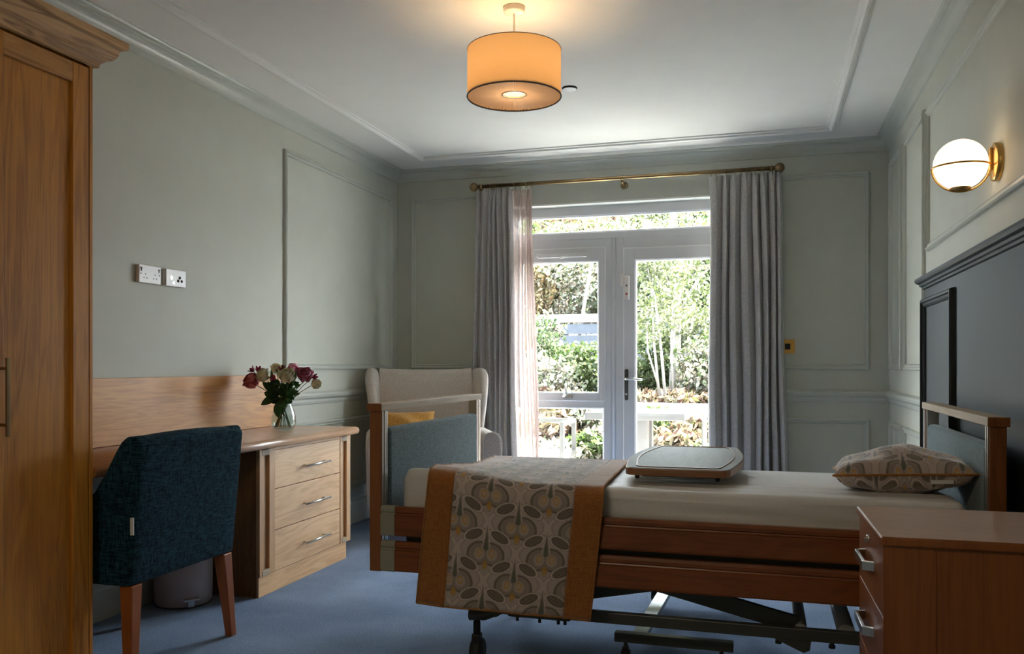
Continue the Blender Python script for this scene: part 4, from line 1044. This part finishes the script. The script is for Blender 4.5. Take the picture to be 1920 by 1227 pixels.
# ================================================================== BEDSIDE CABINET
cb = thing('bedside_cabinet', 'cherry wood bedside cabinet with metal pulls at lower right', 'bedside cabinet', (.251, 2.059, 0), R(1.23))
ZB = .7335
def cbx(name, x0, y0_, z0, x1, y1_, z1, m, par=cb, bev=.002, seg=2): return build(name, B(x0, y0_, z0, x1, y1_, z1), m, par, bev, seg, world=False)
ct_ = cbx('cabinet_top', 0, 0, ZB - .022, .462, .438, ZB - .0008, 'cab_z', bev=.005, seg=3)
cbx('top_surface', .003, .003, ZB - .0012, .459, .435, ZB, 'cab_sheen', par=ct_, bev=.0005, seg=1)  # thin skin on the top, its pale colour carries the window sheen
cbx('body', .024, .0125, .055, .455, .425, ZB - .0225, 'cab_z', bev=.001)
cbx('side_stile', .0065, .010, .055, .116, .0122, ZB - .0225, 'cab_z', bev=.0005)
cbx('side_stile', .024, .4255, .055, .116, .4285, ZB - .0225, 'cab_z', bev=.0005)
for z0_, z1_ in ((.548, ZB - .024), (.388, .545), (.228, .385), (.060, .225)):
    d = cbx('drawer', .0065, .014, z0_, .0235, .424, z1_, 'cab_z')
    zc = z0_ + .082
    mb = MB(); pr_ = [(.0065, .150), (-.020, .150 + .012), (-.020, .318 - .012), (.0065, .318), (.0065, .306), (-.012, .299), (-.012, .170), (.0065, .162)]
    build('handle', MB().prism(pr_, 'z', zc - .011, zc + .011), 'steel', d, .001, world=False)
    if z0_ > .5:
        build('lock', MB().lathe([(.0001, .001), (.008, .001), (.009, .0064)], (0, .245, zc + .052), 14, 'x').box(-.004, .2435, zc + .040, .002, .2465, zc + .052), 'steel', d, world=False)
for x, y in ((.05, .05), (.42, .05), (.05, .39), (.42, .39)):
    build('castor', MB().lathe([(.0001, -.012), (.024, -.012), (.026, -.008), (.026, .008), (.024, .012), (.0001, .012)], (x, y, .027), 18, 'x').box(x - .01, y - .01, .03, x + .01, y + .01, .055), 'black', cb, world=False)

# ================================================================== HEADBOARD PANELLING
hp = thing('headboard_panel', 'dark blue grey headboard panelling on the right wall', 'headboard', (.78, 3, 0))
build('board', B(.760, 1.3, .0, XR - .0005, 4.600, 1.50), 'dpanel', hp, .002)
cap = [(.0, 1.494), (.010, 1.497), (.012, 1.506), (.020, 1.510), (.022, 1.520), (.034, 1.526), (.040, 1.536), (.038, 1.548), (.028, 1.554), (-.04, 1.554)]
mb = MB().run((.760, 1.3), (.760, 4.600), (-1, 0), cap, 0, -1); mb.run((.760, 4.600), (.7995, 4.600), (0, 1), cap, -1, 0)
build('cap_rail', mb, 'dpanel', hp)
pm2 = [(0, 0), (.002, .018), (.008, .024), (.018, .024), (.022, .014), (.030, .012), (.034, .014), (.040, .008), (.042, 0)]
build('panel_moulding', MB().frame((.760, 3.885, .25), (0, 1, 0), (0, 0, 1), .705, 1.195, (-1, 0, 0), pm2), 'dpanel', hp)
build('panel_moulding', MB().frame((.760, 1.45, .25), (0, 1, 0), (0, 0, 1), .85, 1.195, (-1, 0, 0), pm2), 'dpanel', hp)
# small white hook beyond headboard
hk = thing('wall_hook', 'tiny white hook on the right wall beside the headboard panelling', 'hook', (XR, 4.72, .80))
build('hook_body', MB().tube([(XR - .001, 4.70, .86), (XR - .015, 4.70, .85), (XR - .012, 4.70, .82), (XR - .020, 4.70, .79), (XR - .030, 4.70, .80)], .006, 8).box(XR - .006, 4.69, .79, XR - .0005, 4.71, .87), 'plastic', hk)

# ================================================================== WALL LAMP
gy, gz = 3.375, 1.845
wlp = thing('globe_wall_lamp', 'lit opal globe wall lamp with brass ring and round backplate', 'wall lamp', (XR, gy, gz))
build('backplate', MB().lathe([(.0001, XR - .022), (.060, XR - .022), (.068, XR - .018), (.068, XR - .0005)], (0, gy, gz), 40, 'x'), 'brass', wlp)
gc = (.676, gy, gz - .002)
build('globe', MB().lathe([(.0001, -.0895)] + [(.0895 * math.sin(a), -.0895 * math.cos(a)) for a in np.linspace(.1, PI - .1, 24)] + [(.0001, .0895)], gc, 40), 'globe', wlp)
mb = MB(); torus(mb, (gc[0], gc[1], gc[2] - .010), .0945, .0035, 'z', 48)
build('ring', mb, 'brass', wlp)
pts = [(gc[0] - .0950 * math.cos(a), gc[1], gc[2] - .010 - .0880 * math.sin(a)) for a in np.linspace(0, PI, 20)]
build('cradle', MB().tube(pts, .0032, 8).lathe([(.0001, -.0945), (.020, -.094), (.034, -.088), (.036, -.084)], (gc[0], gc[1], gc[2]), 24), 'brass', wlp)
build('arm', MB().box(.768, gy - .012, gz - .030, .776, gy + .012, gz + .050).tube([(.770, gy, gz + .035), (XR - .02, gy, gz + .035)], .006, 10).tube([(.770, gy, gz - .012), (XR - .02, gy, gz - .012)], .006, 10), 'brass', wlp, .001)

# ================================================================== PENDANT
px_, py_ = -1.026, 3.456
pd = thing('pendant_lamp', 'lit cream drum pendant with pleated underside hanging from ceiling', 'pendant lamp', (px_, py_, ZC))
build('ceiling_rose', MB().lathe([(.0001, 2.622), (.030, 2.623), (.044, 2.627), (.046, 2.632), (.046, ZC)], (px_, py_, 0), 32), 'plastic', pd)
build('cord', MB().tube([(px_, py_, 2.624), (px_, py_, 2.44)], .0045, 8), 'plastic', pd)
build('drum_shade', MB().lathe([(.200, 2.266), (.200, 2.466)], (px_, py_, 0), 72), 'shade', pd)
for z in (2.267, 2.466):
    mb = MB(); torus(mb, (px_, py_, z), .2003, .0035 if z < 2.3 else .0016, 'z', 72, 6); build('shade_trim', mb, 'shade_edge', pd)
P = []
npl = 90
for i in range(npl * 2 + 1):
    a = 2 * PI * i / (npl * 2); dz = .0050 if i % 2 else -.0050
    P.append([(px_ + r * math.cos(a), py_ + r * math.sin(a), 2.274 + dz * (.3 + r / .2) + .006 * (1 - r / .2)) for r in (.051, .09, .14, .197)])
build('pleated_diffuser', MB().grid(P, False), 'pleat', pd)
mb = MB(); torus(mb, (px_, py_, 2.276), .050, .002, 'z', 40, 6); build('diffuser_ring', mb, 'white', pd)
build('opening', MB().lathe([(.0001, 2.283), (.050, 2.283), (.050, 2.286), (.0001, 2.286)], (px_, py_, 0), 32), 'bulbdisc', pd)
l = bpy.data.lights.new('pendant_bulb', 'POINT'); l.energy = 2.3; l.color = (1, .74, .42); l.shadow_soft_size = .035
o = bpy.data.objects.new('pendant_bulb', l); C.objects.link(o); o.location = (px_, py_, 2.37)
# ceiling sensor
cs = thing('ceiling_sensor', 'small round white detector flush on the ceiling right of pendant', 'ceiling sensor', (-1.031, 4.547, ZC))
build('sensor_rim', MB().lathe([(.040, 2.640), (.042, 2.644), (.042, ZC)], (-1.031, 4.547, 0), 32), 'hole', cs)
build('sensor_face', MB().lathe([(.0001, 2.638), (.036, 2.638), (.040, 2.641)], (-1.031, 4.547, 0), 32), 'white', cs)

# ================================================================== GARDEN
def gz(y):
    t = max(0, min(1, (y - 8.5) / 1.9)); return -.06 + .70 * t * t * (3 - 2 * t)
ground = tag(build('patio_ground', MB().box(-9, 6.50, -.15, 9, 8.6, -.06), 'patio'), kind='structure')
P = [[(x, y, gz(y) + .02 * math.sin(x * 2.1 + y) * min(1, max(0, y - 8.4))) for y in list(np.linspace(8.45, 10.6, 14)) + list(np.linspace(11, 26, 20))] for x in np.linspace(-20, 16, 40)]
tag(build('garden_bed_soil', MB().grid(P), 'mulch'), kind='structure')
# fence
fn = thing('garden_fence', 'blue grey slatted fence with pale posts at the garden end', 'fence', (-4, 13.6, .5))
FY = 13.6
for k in range(9):
    x = -8.42 + k * 1.55
    build('post', B(x - .05, FY - .06, .3, x + .05, FY + .06, 2.04), 'post', fn, .005)
    if k < 8:
        for s in range(7):
            z = .52 + s * .185
            build('slat', B(x + .055, FY - .012, z, x + 1.495, FY + .012, z + .168), 'fence', fn)
        build('top_beam', B(x + .052, FY - .035, 1.82, x + 1.498, FY + .035, 1.96), 'post', fn)
def leaves(name, parent, m, centre, radii, n, size, seed, gap=.0, lobes=0, long=1.3):
    rg = np.random.default_rng(seed)
    d = rg.normal(size=(n, 3)); d /= np.linalg.norm(d, axis=1)[:, None]
    r = rg.uniform(.35, 1, n) ** .6
    lump = 1 + .18 * np.sin(d[:, 0] * 5 + seed) * np.cos(d[:, 2] * 6 + seed * 2) + .14 * np.sin(d[:, 1] * 9 + d[:, 0] * 7)
    p = d * (r * lump)[:, None] * np.array(radii) + np.array(centre)
    a = rg.normal(size=(n, 3)); a[:, 2] -= .25; a /= np.linalg.norm(a, axis=1)[:, None]
    b = np.cross(a, rg.normal(size=(n, 3))); b /= np.linalg.norm(b, axis=1)[:, None]; c = np.cross(a, b)
    s = size * rg.uniform(.6, 1.35, n)[:, None]
    A_ = a * s * long; B_ = b * s; C_ = c * s
    v = np.stack([p - A_ * .5, p - A_ * .18 + B_ * .34 + C_ * .10, p + A_ * .15 + B_ * .30 + C_ * .08, p + A_ * .5 - C_ * .12, p + A_ * .15 - B_ * .30 + C_ * .08, p - A_ * .18 - B_ * .34 + C_ * .10], 1).reshape(-1, 3)
    v -= np.array(parent.location)
    me = bpy.data.meshes.new(name)
    f = np.arange(n * 6).reshape(-1, 6); tri = np.concatenate([f[:, [0, 1, 5]], f[:, [1, 2, 4, ]], f[:, [1, 4, 5]], f[:, [2, 3, 4]]])
    me.from_pydata(v.tolist(), [], tri.tolist()); me.materials.append(M[m]); me.update()
    o = bpy.data.objects.new(name, me); C.objects.link(o); o.parent = parent; tag(o, kind='stuff'); return o
def at(px, py, y): return T(px, py, y)
def shrub(label, px, py, y, rx, rz, m, n, size, seed, name='shrub', cat='shrub', zb=None, group='shrubs in the garden border'):
    c = at(px, py, y); gz_ = gz(y)
    t = thing(name, label, cat, (c[0], c[1], gz_), group=group)
    mb = MB()
    for k in range(5):
        a = k * 1.3; mb.tube([(c[0] + .03 * math.cos(a), c[1] + .03 * math.sin(a), gz_ - .02), (c[0] + rx * .35 * math.cos(a), c[1] + rx * .3 * math.sin(a), (gz_ + c[2]) / 2), (c[0] + rx * .6 * math.cos(a), c[1] + rx * .4 * math.sin(a), c[2] + rz * .4)], [.010, .007, .004], 5)
    build('stem', mb, 'trunk', t)
    leaves('foliage', t, m, c, (rx, rx * .7, rz), n, size, seed)
    return t
# hedge/tree line behind the fence
bk = [(985, 520, 17, 1.5, 1.2, 'lf_green', 'leafy green tree at the left behind the fence'),
      (1080, 530, 15.8, 1.3, .95, 'lf_pale', 'pale blossoming tree behind the fence, left of mullion'),
      (1000, 550, 15.2, .42, .5, 'lf_orange', 'orange tipped photinia bush behind the fence at left'),
      (1075, 450, 19, 1.4, .62, 'lf_pink', 'pinkish copper tree seen low in the transom light'),
      (1070, 395, 21, .9, .5, 'lf_purple', 'purple leaved tree at the top left of the transom'),
      (1215, 560, 15.6, 1.0, 1.2, 'lf_dark', 'dark shrub behind the fence left of the birch'),
      (1310, 545, 16.5, 1.2, 1.3, 'lf_dark', 'dark evergreen tree behind the fence at right'),
      (1240, 450, 18.5, 1.35, 1.1, 'lf_birch', 'light green tree filling the transom right of centre'),
      (1350, 440, 18, 1.6, 1.2, 'lf_birch', 'light green tree at the far right of the transom'),
      (930, 430, 19, 1.8, 1.5, 'lf_green', 'broad green tree left beyond the curtain'),
      (1420, 520, 17, 1.6, 1.6, 'lf_dark', 'dark evergreen tree hidden right beyond the curtain'),
      ]
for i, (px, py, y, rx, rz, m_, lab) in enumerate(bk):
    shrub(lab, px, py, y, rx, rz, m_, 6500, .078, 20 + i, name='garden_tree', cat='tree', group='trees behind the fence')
# border shrubs before the fence
fs_ = [(1040, 680, 11.8, .62, .34, 'lf_green', 'green leafy shrub in the casement view, left'),
       (1100, 695, 11.2, .55, .34, 'lf_green', 'green leafy shrub nearest the window mullion'),
       (1010, 715, 10.6, .55, .35, 'lf_pale', 'pale flowering shrub beside the sheer curtain'),
       (1020, 640, 12.6, .28, .42, 'lf_pale', 'small pale shrub against the fence at left'),
       (1215, 670, 12.4, .65, .60, 'lf_green', 'green shrub behind the thin birch stems'),
       (1305, 650, 12.2, .60, .65, 'lf_birch', 'yellow green shrub right of the pale trunk'),
       (1330, 700, 11.2, .50, .42, 'lf_pale', 'pale shrub near the right curtain edge'),
       (1255, 705, 12.8, .50, .30, 'lf_dark', 'dark low shrub behind the pale trunk'),
       (960, 660, 11.5, .8, .7, 'lf_dark', 'dark shrub mostly behind the left curtain'),
       (1400, 680, 11.5, .9, .8, 'lf_green', 'green shrub mostly behind the right curtain')]
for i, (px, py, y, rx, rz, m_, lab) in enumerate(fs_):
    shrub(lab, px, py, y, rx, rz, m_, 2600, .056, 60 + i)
# ground cover
gc_ = [(1020, 800, 9.5, .45, .15, 'lf_pink'), (1075, 800, 9.9, .45, .16, 'lf_orange'), (1115, 790, 9.7, .35, .14, 'lf_pale'), (1110, 835, 9.2, .28, .13, 'lf_green'), (1060, 850, 9.1, .35, .11, 'lf_pale'), (1225, 815, 9.6, .30, .15, 'lf_green'),
       (1270, 830, 9.3, .35, .13, 'lf_pink'), (1310, 820, 9.5, .35, .15, 'lf_pink'), (1240, 850, 9.0, .35, .10, 'lf_pale'), (1290, 860, 8.95, .35, .09, 'lf_green'), (1040, 745, 10.4, .40, .10, 'lf_pink'), (1260, 745, 11.0, .6, .10, 'lf_pink'), (1170, 820, 9.4, .35, .14, 'lf_pale'), (1345, 850, 9.1, .35, .12, 'lf_green'), (985, 850, 9.1, .35, .12, 'lf_pale')]
nm = {'lf_pink': 'copper pink', 'lf_orange': 'orange tipped', 'lf_pale': 'cream variegated', 'lf_green': 'fresh green'}
wh_ = ['beside the sheer curtain', 'behind the white garden chair', 'below the left end of garden table', 'right of the white garden chair', 'in front of the white chair legs', 'just right of the table pedestal', 'under the right end of the table', 'near the right curtain edge', 'low behind the tray, right of pedestal', 'lowest, in front near the right curtain', 'on the bank above the chair back', 'on the bank above the table top', 'behind the door mullion', 'hidden low behind the right curtain', 'low behind the sheer curtain']
for i, (px, py, y, rx, rz, m_) in enumerate(gc_):
    c = at(px, py, y); z0_ = gz(y)
    c = (c[0], c[1], z0_ + rz * .7)
    t = thing('border_plant', f'{nm[m_]} low border plant {wh_[i]}', 'border plant', (c[0], c[1], z0_), group='low plants in the border')
    leaves('foliage', t, m_, c, (rx, rx * .8, rz), 700, .058, 90 + i, long=2.2)
# birches
def birch(label, stems, crown, seed, n=1500):
    b0 = stems[0][0]; t = thing('birch_tree', label, 'tree', b0)
    for pts, r in [(s[:-1], s[-1]) for s in stems]:
        build('trunk', MB().tube(pts, [r * (1 - .5 * i / (len(pts) - 1)) for i in range(len(pts))], 8), 'bark', t)
    for j, (c, rad, nn) in enumerate(crown):
        leaves('foliage', t, 'lf_birch', c, rad, int(nn * 1.6), .043, seed + j)
y = 10.6
birch('slim multi-stemmed birch with white stems, left of the thick trunk', [
    (at(1247, 742, y), at(1240, 660, y), at(1228, 560, y), at(1205, 470, y), .020),
    (at(1236, 742, y), at(1226, 640, y), at(1222, 540, y), at(1232, 440, y), .018),
    (at(1262, 742, y + .3), at(1258, 640, y + .3), at(1262, 560, y + .3), .014),
    (at(1240, 742, y), at(1215, 660, y), at(1212, 600, y), .014)],
    [(at(1222, 560, y), (.55, .4, .55), 1100), (at(1215, 470, y), (.6, .4, .35), 900)], 130)
y = 11.6
birch('thick pale birch trunk rising in the middle of door glass', [
    (at(1265, 760, y), at(1266, 690, y), at(1268, 600, y), at(1272, 500, y), at(1262, 400, y), .085),
    (at(1272, 590, y), at(1296, 545, y), at(1318, 510, y), .028), (at(1266, 560, y), at(1245, 500, y), at(1238, 450, y), .03)],
    [(at(1290, 560, y), (.7, .5, .6), 1200), (at(1275, 455, y), (.9, .6, .4), 1300)], 140)
y = 12
birch('leaning birch stem seen high in the casement pane', [
    (at(1085, 640, y + 2.4), at(1100, 545, y + 2.4), at(1112, 480, y + 2.4), at(1125, 400, y + 2.4), .035)],
    [(at(1115, 450, y + 2.4), (.8, .5, .5), 1100)], 150)
# table
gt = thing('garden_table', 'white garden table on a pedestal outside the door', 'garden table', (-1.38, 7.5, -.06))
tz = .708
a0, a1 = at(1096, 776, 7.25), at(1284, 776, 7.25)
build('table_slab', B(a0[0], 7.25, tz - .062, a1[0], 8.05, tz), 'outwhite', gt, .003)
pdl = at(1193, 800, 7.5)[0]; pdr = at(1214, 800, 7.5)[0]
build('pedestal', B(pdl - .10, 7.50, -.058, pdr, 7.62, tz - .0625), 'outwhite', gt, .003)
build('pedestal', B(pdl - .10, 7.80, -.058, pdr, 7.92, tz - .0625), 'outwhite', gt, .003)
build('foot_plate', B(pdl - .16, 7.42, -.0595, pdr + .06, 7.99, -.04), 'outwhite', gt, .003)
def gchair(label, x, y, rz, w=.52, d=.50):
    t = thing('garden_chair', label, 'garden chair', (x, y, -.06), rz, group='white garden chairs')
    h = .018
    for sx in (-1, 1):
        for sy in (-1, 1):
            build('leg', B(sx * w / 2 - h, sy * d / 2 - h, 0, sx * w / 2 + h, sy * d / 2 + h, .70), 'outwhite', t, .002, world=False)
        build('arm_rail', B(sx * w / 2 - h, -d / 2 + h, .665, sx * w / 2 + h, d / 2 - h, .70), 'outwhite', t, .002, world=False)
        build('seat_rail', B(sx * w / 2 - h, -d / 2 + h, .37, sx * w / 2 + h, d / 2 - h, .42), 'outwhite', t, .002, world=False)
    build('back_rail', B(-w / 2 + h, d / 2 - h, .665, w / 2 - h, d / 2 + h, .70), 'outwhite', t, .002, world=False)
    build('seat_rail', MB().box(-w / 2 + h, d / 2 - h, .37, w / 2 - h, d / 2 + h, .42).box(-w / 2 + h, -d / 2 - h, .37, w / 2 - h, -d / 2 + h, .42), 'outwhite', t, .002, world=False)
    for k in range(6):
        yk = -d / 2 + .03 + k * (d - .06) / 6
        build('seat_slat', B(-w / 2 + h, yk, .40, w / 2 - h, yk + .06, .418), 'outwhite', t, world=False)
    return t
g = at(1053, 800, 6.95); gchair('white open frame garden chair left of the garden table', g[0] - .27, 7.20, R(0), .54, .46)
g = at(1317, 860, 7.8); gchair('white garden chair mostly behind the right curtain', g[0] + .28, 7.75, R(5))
